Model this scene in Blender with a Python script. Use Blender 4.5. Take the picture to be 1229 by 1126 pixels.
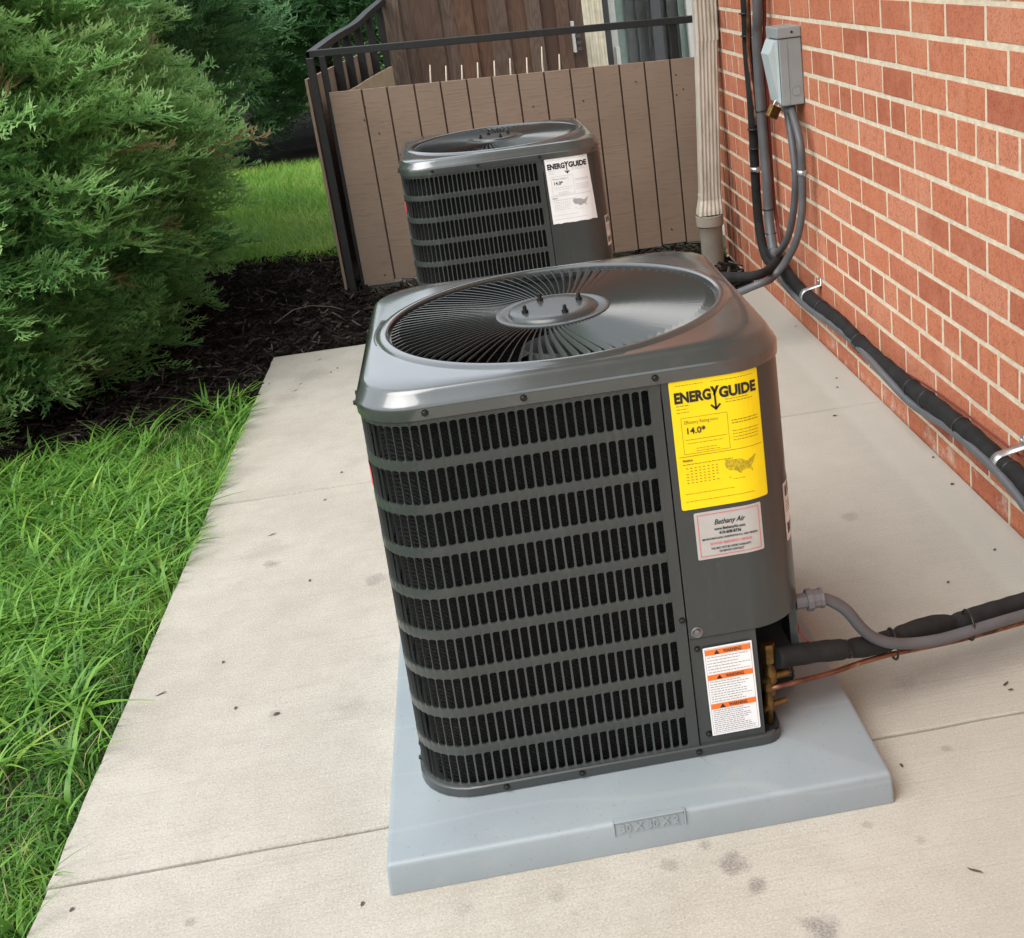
import bpy, math, random
import numpy as np
from mathutils import Vector, Matrix
random.seed(7); RNG = np.random.default_rng(7)
R = math.radians
scene = bpy.context.scene
for o in list(bpy.data.objects): bpy.data.objects.remove(o)
COL = scene.collection

# ------------------------------------------------------------------ camera (solved from the photograph)
PW, PH = 1229.0, 1126.0
FPX = 1464.65; CAM = np.array([0.271, -1.4674, 1.2494]); PITCH, ROLL, YAW = -0.3440, -0.1195, -0.0937; DCX, DCY = 119.28, -94.66
def cam_axes():
    cz, sz = math.cos(YAW), math.sin(YAW); cp, sp = math.cos(PITCH), math.sin(PITCH); cr, sr = math.cos(ROLL), math.sin(ROLL)
    right = np.array([cz, sz, 0]); fwd = np.array([-sz*cp, cz*cp, sp]); up = np.cross(right, fwd)
    return cr*right+sr*up, -sr*right+cr*up, fwd
CR, CU, CF = cam_axes()
def at(px, py, ax, val):
    """photograph pixel -> point on the plane axis(ax) = val"""
    d = CF + CR*(px-PW/2-DCX)/FPX - CU*(py-PH/2-DCY)/FPX
    t = (val-CAM[ax])/d[ax]
    return CAM + t*d
cd = bpy.data.cameras.new('camera'); cam = bpy.data.objects.new('camera', cd); COL.objects.link(cam)
mw = Matrix.Identity(4)
for i in range(3):
    mw[i][0] = CR[i]; mw[i][1] = CU[i]; mw[i][2] = -CF[i]; mw[i][3] = CAM[i]
cam.matrix_world = mw
cd.sensor_fit = 'HORIZONTAL'; cd.sensor_width = 36; cd.lens = FPX/PW*36
cd.shift_x = -DCX/PW; cd.shift_y = DCY/PW; cd.clip_start = 0.05; cd.clip_end = 600
scene.camera = cam

# ------------------------------------------------------------------ light
SUN_EL, SUN_AZ = 56.0, 218.0     # azimuth of the sun, degrees from +X counter-clockwise (veiled sun from the left, behind the camera)
w = bpy.data.worlds.new('World'); scene.world = w; w.use_nodes = True
nt = w.node_tree; bg = nt.nodes['Background']
sky = nt.nodes.new('ShaderNodeTexSky'); sky.sky_type = 'NISHITA'; sky.sun_disc = False
sky.sun_elevation = R(SUN_EL); sky.sun_rotation = R(90-SUN_AZ); sky.dust_density = 4.0; sky.ozone_density = 0.6; sky.air_density = 1.6
hs = nt.nodes.new('ShaderNodeHueSaturation'); hs.inputs['Saturation'].default_value = 0.4
nt.links.new(sky.outputs[0], hs.inputs['Color'])
ov = nt.nodes.new('ShaderNodeMix'); ov.data_type = 'RGBA'; ov.inputs[0].default_value = .62      # even white cloud cover over the clear sky
ov.inputs[7].default_value = (6.5, 7.0, 7.6, 1); nt.links.new(hs.outputs[0], ov.inputs[6]); nt.links.new(ov.outputs[2], bg.inputs[0])
bg.inputs[1].default_value = 0.15
sd = bpy.data.lights.new('sun', 'SUN'); sd.energy = 1.5; sd.angle = R(50); sd.color = (1.0, 0.98, 0.95)
sun = bpy.data.objects.new('sun', sd); COL.objects.link(sun)
dirv = Vector((math.cos(R(SUN_EL))*math.cos(R(SUN_AZ)), math.cos(R(SUN_EL))*math.sin(R(SUN_AZ)), math.sin(R(SUN_EL))))
sun.rotation_euler = dirv.to_track_quat('Z', 'Y').to_euler(); sun.location = (-4, -4, 8)
vs = scene.view_settings; vs.view_transform = 'Standard'; vs.look = 'None'; vs.exposure = 0.94; vs.gamma = 1.0; vs.use_curve_mapping = False

# ------------------------------------------------------------------ object helpers
def tag(o, label=None, cat=None, group=None, kind=None):
    if label: o['label'] = label
    if cat: o['category'] = cat
    if group: o['group'] = group
    if kind: o['kind'] = kind
    return o
def empty(name, loc=(0,0,0), **k):
    o = bpy.data.objects.new(name, None); COL.objects.link(o); o.location = loc; o.empty_display_size = .1
    return tag(o, **k)
def link(name, me, parent=None, loc=(0,0,0), **k):
    o = bpy.data.objects.new(name, me); COL.objects.link(o); o.location = loc
    if parent is not None: o.parent = parent
    return tag(o, **k)
def np_mesh(name, verts, faces, mat, smooth=False, tint=None):
    """verts (n,3), faces (m,k) arrays; tint per-vertex value"""
    verts = np.asarray(verts, np.float32); faces = np.asarray(faces, np.int32)
    me = bpy.data.meshes.new(name); k = faces.shape[1]; m = len(faces)
    me.vertices.add(len(verts)); me.vertices.foreach_set('co', verts.ravel())
    me.loops.add(m*k); me.loops.foreach_set('vertex_index', faces.ravel())
    me.polygons.add(m); me.polygons.foreach_set('loop_start', np.arange(0, m*k, k, dtype=np.int32))
    try: me.polygons.foreach_set('loop_total', np.full(m, k, np.int32))
    except Exception: pass
    me.update(calc_edges=True)
    if smooth: me.polygons.foreach_set('use_smooth', np.ones(m, bool))
    if tint is not None:
        a = me.attributes.new('tint', 'FLOAT', 'POINT'); a.data.foreach_set('value', np.asarray(tint, np.float32))
    me.materials.append(mat)
    return me
class MB:
    def __init__(s): s.v = []; s.f = []; s.sm = []
    def add(s, vs, fs, smooth=False):
        n = len(s.v); s.v += [tuple(map(float, p)) for p in vs]; s.f += [tuple(i+n for i in f) for f in fs]; s.sm += [smooth]*len(fs); return s
    def box(s, lo, hi, rot=None, org=None):
        x0,y0,z0 = lo; x1,y1,z1 = hi
        vs = [(x0,y0,z0),(x1,y0,z0),(x1,y1,z0),(x0,y1,z0),(x0,y0,z1),(x1,y0,z1),(x1,y1,z1),(x0,y1,z1)]
        if rot is not None:
            o = Vector(org if org is not None else (0,0,0)); vs = [tuple(rot @ (Vector(p)-o) + o) for p in vs]
        return s.add(vs, [(0,3,2,1),(4,5,6,7),(0,1,5,4),(1,2,6,5),(2,3,7,6),(3,0,4,7)])
    def tube(s, pts, r, n=12, cap=True, res=None, rib=None):
        P = spline(pts, res) if res else [np.array(p, float) for p in pts]
        P = np.array(P); m = len(P)
        T = np.gradient(P, axis=0); T /= np.linalg.norm(T, axis=1)[:,None]+1e-12
        a = np.array([0,0,1.]) if abs(T[0][2]) < .9 else np.array([1.,0,0])
        U = np.cross(T[0], a); U /= np.linalg.norm(U)
        vs = []
        for i in range(m):
            U = U - T[i]*(U@T[i]); U /= np.linalg.norm(U); V = np.cross(T[i], U)
            rr = r[i] if hasattr(r, '__len__') else r
            if rib: rr = rr*(1 + rib*(i % 2))
            for k in range(n):
                an = 2*math.pi*k/n; vs.append(P[i]+rr*(math.cos(an)*U+math.sin(an)*V))
        fs = [(i*n+k, i*n+(k+1)%n, (i+1)*n+(k+1)%n, (i+1)*n+k) for i in range(m-1) for k in range(n)]
        s.add(vs, fs, True)
        if cap:
            b = len(s.v)-m*n
            s.f.append(tuple(b+k for k in reversed(range(n)))); s.f.append(tuple(b+(m-1)*n+k for k in range(n))); s.sm += [False, False]
        return s
    def lathe(s, prof, org=(0,0,0), axis=(0,0,1), n=20, smooth=True):
        q = Vector((0,0,1)).rotation_difference(Vector(axis)); o = Vector(org)
        vs = []
        for rr, z in prof:
            for k in range(n):
                a = 2*math.pi*k/n; vs.append(tuple(o + q @ Vector((rr*math.cos(a), rr*math.sin(a), z))))
        m = len(prof)
        fs = [(i*n+k, i*n+(k+1)%n, (i+1)*n+(k+1)%n, (i+1)*n+k) for i in range(m-1) for k in range(n)]
        s.add(vs, fs, smooth)
        b = len(s.v)-m*n
        if prof[0][0] > 1e-5: s.f.append(tuple(b+k for k in reversed(range(n)))); s.sm.append(False)
        if prof[-1][0] > 1e-5: s.f.append(tuple(b+(m-1)*n+k for k in range(n))); s.sm.append(False)
        return s
    def mesh(s, name, mat, sharp=None):
        me = bpy.data.meshes.new(name); me.from_pydata(s.v, [], s.f); me.update()
        me.polygons.foreach_set('use_smooth', np.array(s.sm, bool))
        me.materials.append(mat)
        if sharp and hasattr(me, 'set_sharp_from_angle'): me.set_sharp_from_angle(angle=R(sharp))
        return me
    def build(s, name, mat, parent=None, bevel=0, loc=(0,0,0), sharp=None, **k):
        o = link(name, s.mesh(name, mat, sharp), parent, loc, **k)
        if bevel:
            b = o.modifiers.new('bevel', 'BEVEL'); b.width = bevel; b.segments = 2; b.limit_method = 'ANGLE'; b.angle_limit = R(40)
        return o
def spline(pts, res):
    P = np.array(pts, float); n = len(P)
    Q = np.vstack([2*P[0]-P[1], P, 2*P[-1]-P[-2]])
    out = []
    for i in range(n-1):
        p0,p1,p2,p3 = Q[i:i+4]
        d = np.linalg.norm(p2-p1); k = max(2, int(round(d/res)))
        for t in np.linspace(0, 1, k, endpoint=False):
            out.append(.5*((2*p1)+(-p0+p2)*t+(2*p0-5*p1+4*p2-p3)*t*t+(-p0+3*p1-3*p2+p3)*t**3))
    out.append(P[-1]); return np.array(out)

# ------------------------------------------------------------------ materials
class NT:
    def __init__(s, name):
        s.m = bpy.data.materials.new(name); s.m.use_nodes = True; s.t = s.m.node_tree; s.p = s.t.nodes['Principled BSDF']
    def n(s, kind, **inp):
        nd = s.t.nodes.new(kind)
        for k, v in inp.items():
            if hasattr(v, 'is_output') or isinstance(v, bpy.types.NodeSocket): s.t.links.new(v, nd.inputs[k.replace('_', ' ')])
            else: nd.inputs[k.replace('_', ' ')].default_value = v
        return nd
    def l(s, a, b): s.t.links.new(a, b)
    def coord(s, scale=(1,1,1), out='Object'):
        tc = s.t.nodes.new('ShaderNodeTexCoord'); mp = s.t.nodes.new('ShaderNodeMapping'); mp.inputs['Scale'].default_value = scale
        s.l(tc.outputs[out], mp.inputs[0]); return mp.outputs[0]
    def noise(s, vec, scale, detail=4, rough=.55):
        nd = s.t.nodes.new('ShaderNodeTexNoise'); nd.inputs['Scale'].default_value = scale; nd.inputs['Detail'].default_value = detail; nd.inputs['Roughness'].default_value = rough
        s.l(vec, nd.inputs['Vector']); return nd.outputs['Fac']
    def ramp(s, fac, stops):
        nd = s.t.nodes.new('ShaderNodeValToRGB'); cr = nd.color_ramp
        while len(cr.elements) < len(stops): cr.elements.new(.5)
        for e, (p, c) in zip(cr.elements, stops): e.position = p; e.color = (*c, 1) if len(c) == 3 else c
        s.l(fac, nd.inputs[0]); return nd.outputs[0]
    def mix(s, fac, a, b, mode='MIX'):
        nd = s.t.nodes.new('ShaderNodeMix'); nd.data_type = 'RGBA'; nd.blend_type = mode
        for sock, v in ((nd.inputs[0], fac), (nd.inputs[6], a), (nd.inputs[7], b)):
            if isinstance(v, bpy.types.NodeSocket): s.l(v, sock)
            elif isinstance(v, tuple): sock.default_value = (*v, 1) if len(v) == 3 else v
            else: sock.default_value = v
        return nd.outputs[2]
    def math(s, op, a, b=None, c=None):
        nd = s.t.nodes.new('ShaderNodeMath'); nd.operation = op
        for i, v in enumerate((a, b, c)):
            if v is None: continue
            if isinstance(v, bpy.types.NodeSocket): s.l(v, nd.inputs[i])
            else: nd.inputs[i].default_value = v
        return nd.outputs[0]
    def bump(s, h, strength=.3, dist=.002):
        nd = s.t.nodes.new('ShaderNodeBump'); nd.inputs['Strength'].default_value = strength; nd.inputs['Distance'].default_value = dist
        s.l(h, nd.inputs['Height']); s.l(nd.outputs[0], s.p.inputs['Normal']); return nd
    def base(s, c):
        if isinstance(c, bpy.types.NodeSocket): s.l(c, s.p.inputs['Base Color'])
        else: s.p.inputs['Base Color'].default_value = (*c, 1)
    def rough(s, r):
        if isinstance(r, bpy.types.NodeSocket): s.l(r, s.p.inputs['Roughness'])
        else: s.p.inputs['Roughness'].default_value = r
g3 = lambda v: (v, v, v)
def simple(name, c, rough=.5, metal=0, var=.12, scale=30, bump=0, bdist=.001, coat=0, spec=.5):
    t = NT(name); t.p.inputs['Specular IOR Level'].default_value = spec; v = t.coord(); nz = t.noise(v, scale)
    lo = tuple(max(0, x*(1-var)) for x in c); hi = tuple(x*(1+var) for x in c)
    t.base(t.ramp(nz, [(.3, lo), (.7, hi)])); t.rough(rough); t.p.inputs['Metallic'].default_value = metal
    if bump: t.bump(t.noise(v, scale*6), bump, bdist)
    if coat: t.p.inputs['Coat Weight'].default_value = coat; t.p.inputs['Coat Roughness'].default_value = .12
    return t.m
MAT = {}
def paint(name='grey_paint', coat=.25, ior=1.5, crough=.20):
    t = NT(name); v = t.coord()
    n1 = t.noise(v, 9, 5); n2 = t.noise(v, 120, 3)
    st = t.noise(t.coord((14, 14, 1.2)), 3, 5, .65); du = t.noise(v, 34, 6, .7)
    c = t.mix(t.math('MULTIPLY', n1, .5), (.034,.039,.038), (.046,.050,.048))
    c = t.mix(t.ramp(st, [(.55, g3(0)), (.78, g3(.30))]), c, (.085,.082,.074)); c = t.mix(t.ramp(du, [(.58, g3(0)), (.75, g3(.22))]), c, (.10,.095,.085)); t.base(c)
    t.rough(t.math('ADD', t.math('MULTIPLY_ADD', n1, .16, .18), t.math('MULTIPLY', st, .10))); t.p.inputs['Specular IOR Level'].default_value = .45
    t.p.inputs['Coat Weight'].default_value = coat; t.p.inputs['Coat Roughness'].default_value = crough; t.p.inputs['Coat IOR'].default_value = ior
    t.bump(n2, .03, .0004)
    return t.m
MAT['paint'] = paint()
MAT['cap'] = paint('glossy_lid_paint', 1.0, 1.72, .12)
def coil():
    t = NT('coil_fins'); v = t.coord()
    wv = t.t.nodes.new('ShaderNodeTexWave'); wv.bands_direction = 'DIAGONAL'; wv.inputs['Scale'].default_value = 95; wv.inputs['Distortion'].default_value = 4
    t.l(v, wv.inputs['Vector']); nz = t.noise(v, 260, 2)
    c = t.ramp(t.math('MULTIPLY', wv.outputs['Fac'], nz), [(.40, g3(.004)), (.66, g3(.018)), (.76, g3(.06))])
    t.base(c); t.rough(.7); t.p.inputs['Specular IOR Level'].default_value = .25; t.bump(t.math('ADD', wv.outputs['Fac'], nz), .5, .003)
    return t.m
MAT['coil'] = coil()
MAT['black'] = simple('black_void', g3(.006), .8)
MAT['fan'] = simple('fan_metal', g3(.10), .45, .3, .2, 12)
MAT['screw'] = simple('dark_screw', g3(.03), .35, .7)
MAT['washer'] = simple('zinc_washer', g3(.22), .35, .8)
MAT['pad'] = None
def padm():
    t = NT('pad_plastic'); v = t.coord()
    n1 = t.noise(v, 5, 5); n2 = t.noise(v, 350, 2)
    vo = t.t.nodes.new('ShaderNodeTexWave'); vo.wave_type = 'RINGS'; vo.inputs['Scale'].default_value = 2.2; vo.inputs['Distortion'].default_value = 3.5; vo.inputs['Detail'].default_value = 1
    t.l(v, vo.inputs['Vector'])
    scuff = t.ramp(vo.outputs['Fac'], [(0, g3(0)), (.99, g3(0)), (1, g3(.2))])
    c = t.ramp(n1, [(.3, (.215,.250,.268)), (.7, (.255,.290,.305))])
    dn = t.noise(v, 22, 6, .7); c = t.mix(t.ramp(dn, [(.56, g3(0)), (.72, g3(.35))]), c, (.30,.29,.26)); c = t.mix(t.ramp(t.noise(v, 130, 3, .7), [(.62, g3(0)), (.72, g3(.5))]), c, (.13,.13,.12))
    t.base(t.mix(scuff, c, (.34,.36,.36))); t.rough(t.math('MULTIPLY_ADD', n1, .2, .36)); t.bump(n2, .12, .0006)
    return t.m
MAT['pad'] = padm()
MAT['yellow'] = simple('yellow_sticker', (.90,.66,.0), .45, 0, .03)
MAT['white'] = simple('white_sticker', (.78,.78,.78), .45, 0, .03)
MAT['silver'] = simple('silver_sticker', (.47,.46,.44), .35, .15, .04)
MAT['ink'] = simple('black_ink', g3(.012), .5)
MAT['greyink'] = simple('grey_ink', g3(.16), .6)
MAT['faded'] = simple('faded_ink', g3(.36), .6)
MAT['amberink'] = simple('fine_print_on_yellow', (.26,.19,.005), .6)
MAT['mapink'] = simple('map_tone_on_yellow', (.50,.37,.01), .6, 0, .5, 300)
MAT['orange'] = simple('orange_ink', (.80,.17,.02), .5, 0, .04)
MAT['red'] = simple('red_ink', (.62,.05,.06), .45, 0, .04)
MAT['pink'] = simple('pale_red_ink', (.58,.17,.17), .5, 0, .04)
MAT['brass'] = simple('brass', (.17,.10,.032), .45, .85, .45, 60)
def copper():
    t = NT('weathered_copper'); v = t.coord(); n = t.noise(v, 30, 5)
    t.base(t.ramp(n, [(.3, (.07,.03,.02)), (.5, (.24,.10,.06)), (.66, (.32,.15,.09)), (.76, (.50,.46,.42))])); t.rough(.42); t.p.inputs['Metallic'].default_value = .75; return t.m
MAT['copper'] = copper()
MAT['rubber'] = simple('black_foam_insulation', g3(.016), .8, 0, .35, 25, .35, .002, spec=.25)
MAT['conduit'] = simple('grey_conduit', (.095,.098,.105), .45, 0, .12, 20)
MAT['fitting'] = simple('grey_fitting', (.12,.11,.115), .45)
MAT['tie'] = simple('black_tie', g3(.012), .4)
MAT['redwire'] = simple('brown_red_wire', (.20,.035,.03), .5)
MAT['galv'] = simple('galvanised', g3(.55), .38, .85, .15, 40)
MAT['boxgrey'] = simple('grey_box_enamel', (.27,.295,.30), .4, 0, .06, 15)
MAT['boxlight'] = simple('light_grey_cover', (.40,.46,.47), .4, 0, .05, 15)
def downm():
    t = NT('aged_vinyl'); v = t.coord((1,1,.25)); n = t.noise(v, 30, 6)
    t.base(t.ramp(n, [(.3, (.36,.31,.25)), (.52, (.52,.47,.39)), (.75, (.58,.53,.45))])); t.rough(.5); return t.m
MAT['downspout'] = downm()
MAT['boot'] = simple('tan_pvc', (.33,.29,.235), .5, 0, .12, 18)
MAT['iron'] = simple('black_iron_paint', g3(.009), .55, 0, .3, 40, .2)
def brick():
    t = NT('red_brick'); v = t.coord(out='Object'); oi = t.t.nodes.new('ShaderNodeObjectInfo'); ge = t.t.nodes.new('ShaderNodeNewGeometry')
    gp = t.t.nodes.new('ShaderNodeMapping'); t.l(ge.outputs['Position'], gp.inputs[0]); pos = gp.outputs[0]
    rnd = t.math('FRACT', t.math('ADD', oi.outputs['Random'], ge.outputs['Random Per Island']))
    base = t.ramp(rnd, [(0, (.37,.105,.055)), (.12, (.45,.140,.072)), (.3, (.50,.165,.085)), (.5, (.55,.195,.100)), (.7, (.52,.175,.088)), (.86, (.57,.225,.130)), (.97, (.46,.140,.075)), (1, (.33,.090,.050))])
    n1 = t.noise(pos, 14, 6, .65); n2 = t.noise(pos, 170, 4, .7)
    st = t.t.nodes.new('ShaderNodeMapping'); st.inputs['Scale'].default_value = (1, 60, 6); t.l(ge.outputs['Position'], st.inputs[0])
    n3 = t.noise(st.outputs[0], 1.0, 3)
    c = t.mix(t.ramp(n1, [(.35, g3(0)), (.75, g3(.55))]), base, (.58,.235,.13))
    c = t.mix(t.ramp(n2, [(.32, g3(.95)), (.46, g3(0))]), c, (.20,.055,.034))
    c = t.mix(t.ramp(t.noise(pos, 55, 5, .75), [(.50, g3(0)), (.68, g3(.6))]), c, (.30,.08,.05))
    c = t.mix(t.ramp(t.noise(pos, 6, 4, .6), [(.55, g3(0)), (.75, g3(.5))]), c, (.60,.28,.175))
    c = t.mix(t.ramp(n3, [(.55, g3(0)), (.8, g3(.35))]), c, (.34,.095,.056))
    c = t.mix(t.ramp(t.noise(pos, 23, 6, .75), [(.64, g3(0)), (.74, g3(.5))]), c, (.62,.50,.36))
    # white efflorescence and mortar smears close to the paving
    sx = t.t.nodes.new('ShaderNodeSeparateXYZ'); t.l(ge.outputs['Position'], sx.inputs[0])
    low = t.ramp(sx.outputs['Z'], [(.0, g3(1)), (.10, g3(.5)), (.22, g3(0))])
    sm = t.ramp(t.noise(pos, 11, 6, .7), [(.56, g3(0)), (.70, g3(.75))])
    c = t.mix(t.math('MULTIPLY', low, sm), c, (.60,.55,.48))
    # dark water streaks beside the downspout
    far = t.ramp(t.math('MULTIPLY', sx.outputs['Y'], .25), [(.765, g3(0)), (.80, g3(1))])
    sp = t.t.nodes.new('ShaderNodeMapping'); sp.inputs['Scale'].default_value = (1, 22, 2.2); t.l(ge.outputs['Position'], sp.inputs[0])
    dk = t.ramp(t.noise(sp.outputs[0], 1, 5, .7), [(.50, g3(0)), (.62, g3(.8))])
    c = t.mix(t.math('MULTIPLY', far, dk), c, (.045,.03,.025))
    t.base(c); t.rough(.88); t.p.inputs['Specular IOR Level'].default_value = .25
    t.bump(t.math('MULTIPLY_ADD', n1, 1.5, n2), .55, .003); return t.m
MAT['brick'] = brick()
def mortar():
    t = NT('cream_mortar'); v = t.coord(); n = t.noise(v, 40, 5); n2 = t.noise(v, 300, 3)
    t.base(t.ramp(n, [(.3, (.60,.51,.37)), (.7, (.76,.67,.51))])); t.rough(.95); t.bump(t.math('ADD', n, n2), .7, .004); return t.m
MAT['mortar'] = mortar()
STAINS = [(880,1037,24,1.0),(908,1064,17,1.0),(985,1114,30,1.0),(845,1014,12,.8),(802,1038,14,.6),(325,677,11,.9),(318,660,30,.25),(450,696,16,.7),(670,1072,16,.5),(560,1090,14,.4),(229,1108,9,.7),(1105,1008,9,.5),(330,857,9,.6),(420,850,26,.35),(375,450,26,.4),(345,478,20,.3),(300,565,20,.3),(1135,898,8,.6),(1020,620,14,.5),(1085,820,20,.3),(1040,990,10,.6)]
def concrete():
    t = NT('broomed_concrete'); ge = t.t.nodes.new('ShaderNodeNewGeometry'); P = ge.outputs['Position']
    mp = t.t.nodes.new('ShaderNodeMapping'); mp.inputs['Scale'].default_value = (4, 150, 1); t.l(P, mp.inputs[0])
    broom = t.noise(mp.outputs[0], 1.0, 3, .6)
    big = t.noise(P, 2.2, 5, .6); mid = t.noise(P, 14, 5, .6); fine = t.noise(P, 260, 4, .8); grit = t.noise(P, 900, 2, .6)
    c = t.ramp(big, [(.30, (.352,.330,.280)), (.5, (.402,.378,.324)), (.72, (.448,.425,.37))])
    c = t.mix(t.ramp(mid, [(.42, g3(0)), (.70, g3(.35))]), c, (.29,.265,.217))
    c = t.mix(t.ramp(fine, [(.30, g3(.85)), (.47, g3(0))]), c, (.20,.175,.145))
    c = t.mix(t.ramp(fine, [(.54, g3(0)), (.68, g3(.7))]), c, (.60,.56,.50))
    c = t.mix(t.ramp(t.noise(P, 75, 5, .75), [(.54, g3(0)), (.72, g3(.5))]), c, (.30,.265,.21))
    c = t.mix(t.ramp(broom, [(.30, g3(.22)), (.48, g3(0))]), c, (.27,.24,.205))
    sx = t.t.nodes.new('ShaderNodeSeparateXYZ'); t.l(P, sx.inputs[0])
    # trowelled strip along the foot of the wall: smoother and paler
    edge = t.math('ADD', sx.outputs['X'], t.math('MULTIPLY_ADD', mid, .05, -.025))
    strip = t.ramp(t.math('MULTIPLY_ADD', edge, 1.0, -.4), [(.765, g3(0)), (.79, g3(.6)), (.83, g3(.45)), (.9, g3(.5))])
    c = t.mix(strip, c, (.49,.462,.405))
    # greyer towards the wall side
    gw = t.ramp(t.math('MULTIPLY_ADD', sx.outputs['X'], .5, .1), [(.3, g3(0)), (.6, g3(.5))])
    c = t.mix(gw, c, (.41,.388,.336))
    warp = t.t.nodes.new('ShaderNodeTexNoise'); warp.inputs['Scale'].default_value = 45; warp.inputs['Detail'].default_value = 4; t.l(P, warp.inputs['Vector'])
    tot = None
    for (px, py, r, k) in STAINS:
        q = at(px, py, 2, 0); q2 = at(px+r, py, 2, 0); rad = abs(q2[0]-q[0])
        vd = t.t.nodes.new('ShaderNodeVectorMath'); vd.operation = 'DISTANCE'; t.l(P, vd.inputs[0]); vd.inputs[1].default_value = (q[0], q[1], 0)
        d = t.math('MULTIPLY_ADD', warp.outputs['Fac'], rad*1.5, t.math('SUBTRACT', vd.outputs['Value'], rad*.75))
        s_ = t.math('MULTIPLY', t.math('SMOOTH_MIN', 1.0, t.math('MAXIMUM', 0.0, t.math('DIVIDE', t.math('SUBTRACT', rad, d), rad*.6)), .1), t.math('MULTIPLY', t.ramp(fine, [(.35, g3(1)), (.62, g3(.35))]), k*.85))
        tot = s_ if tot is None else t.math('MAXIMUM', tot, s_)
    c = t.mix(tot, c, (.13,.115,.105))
    t.base(c); t.rough(.9); t.p.inputs['Specular IOR Level'].default_value = .3
    t.bump(t.math('ADD', t.math('MULTIPLY', broom, .9), t.math('MULTIPLY_ADD', grit, .35, t.math('MULTIPLY', fine, .7))), .55, .0022)
    return t.m
MAT['concrete'] = concrete()
MAT['soil'] = simple('dark_soil', (.045,.034,.022), .95, 0, .4, 20, .8, .01, spec=.1)
MAT['mulchbase'] = simple('mulch_bed', (.014,.011,.009), .95, 0, .4, 60, 1, .01, spec=.05)
def tinted(name, stops, rough=.55, transl=.25, spec=.3):
    t = NT(name); a = t.t.nodes.new('ShaderNodeAttribute'); a.attribute_name = 'tint'
    c = t.ramp(a.outputs['Fac'], stops); t.base(c); t.rough(rough); t.p.inputs['Specular IOR Level'].default_value = spec
    if transl:
        tr = t.t.nodes.new('ShaderNodeBsdfTranslucent'); t.l(c, tr.inputs['Color']); mx = t.t.nodes.new('ShaderNodeMixShader'); mx.inputs[0].default_value = transl
        t.l(t.p.outputs[0], mx.inputs[1]); t.l(tr.outputs[0], mx.inputs[2]); t.l(mx.outputs[0], t.t.nodes['Material Output'].inputs['Surface'])
    return t.m
MAT['grass'] = tinted('lawn_grass', [(0, (.05,.145,.025)), (.35, (.115,.285,.042)), (.7, (.215,.42,.06)), (.93, (.36,.52,.09)), (1, (.42,.36,.19))], .45, .4, .4)
MAT['mulch'] = tinted('shredded_mulch', [(0, (.006,.005,.004)), (.6, (.024,.018,.015)), (.9, (.055,.042,.034)), (1, (.16,.13,.11))], .85, 0, .1)
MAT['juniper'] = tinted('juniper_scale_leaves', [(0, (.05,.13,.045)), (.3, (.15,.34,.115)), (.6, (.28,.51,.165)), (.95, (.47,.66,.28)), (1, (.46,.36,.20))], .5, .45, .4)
MAT['conifer'] = tinted('dark_conifer_leaves', [(0, (.035,.095,.04)), (.5, (.11,.25,.10)), (1, (.26,.44,.17))], .6, .3)
MAT['bark'] = simple('dark_bark', (.035,.022,.016), .9, 0, .4, 30, 1, .01)
def sidingm():
    t = NT('brown_painted_siding'); v = t.coord((10, 1, 90)); n = t.noise(v, 1.5, 5); v2 = t.coord(); n2 = t.noise(v2, 3, 4)
    c = t.ramp(n2, [(.3, (.215,.152,.108)), (.7, (.265,.190,.136))]); c = t.mix(t.ramp(n, [(.55, g3(0)), (.75, g3(.4))]), c, (.11,.075,.056))
    t.base(c); t.rough(.6); t.bump(n, .5, .0025); return t.m
MAT['siding'] = sidingm()
MAT['groove'] = simple('dark_groove', (.05,.03,.022), .8)
MAT['tan'] = simple('tan_painted_board', (.33,.245,.16), .6, 0, .12, 12)
def cedar():
    t = NT('weathered_cedar'); oi = t.t.nodes.new('ShaderNodeObjectInfo'); tc = t.t.nodes.new('ShaderNodeTexCoord')
    ad = t.t.nodes.new('ShaderNodeVectorMath'); ad.operation = 'MULTIPLY_ADD'; cb = t.t.nodes.new('ShaderNodeCombineXYZ'); t.l(oi.outputs['Random'], cb.inputs[0]); t.l(oi.outputs['Random'], cb.inputs[2])
    t.l(cb.outputs[0], ad.inputs[0]); ad.inputs[1].default_value = (7,7,7); t.l(tc.outputs['Object'], ad.inputs[2])
    mp = t.t.nodes.new('ShaderNodeMapping'); mp.inputs['Scale'].default_value = (9, 3, 1.1); t.l(ad.outputs[0], mp.inputs[0])
    n = t.noise(mp.outputs[0], 1.2, 3, .5)
    rings = t.math('PINGPONG', t.math('MULTIPLY', n, 16), .5)
    mp2 = t.t.nodes.new('ShaderNodeMapping'); mp2.inputs['Scale'].default_value = (160, 20, 3); t.l(ad.outputs[0], mp2.inputs[0]); fib = t.noise(mp2.outputs[0], 1, 3)
    base = t.ramp(oi.outputs['Random'], [(0, (.06,.028,.015)), (.35, (.105,.05,.025)), (.7, (.075,.042,.027)), (1, (.13,.095,.070))])
    c = t.mix(t.ramp(rings, [(.1, g3(.55)), (.35, g3(0))]), base, (.045,.02,.012))
    c = t.mix(t.ramp(fib, [(.3, g3(.4)), (.5, g3(0))]), c, (.05,.025,.015))
    t.base(c); t.rough(.75); t.bump(fib, .5, .002); return t.m
MAT['cedar'] = cedar()
MAT['cream'] = simple('cream_trim', (.50,.45,.34), .7, 0, .12, 25, .5, .004)
MAT['alu'] = simple('door_frame', (.42,.42,.39), .4, .1, .06)
MAT['darkalu'] = simple('dark_door_stile', (.06,.06,.065), .4, .2, .06)
MAT['blind'] = simple('vertical_blind', (.36,.40,.36), .6, 0, .08)
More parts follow.
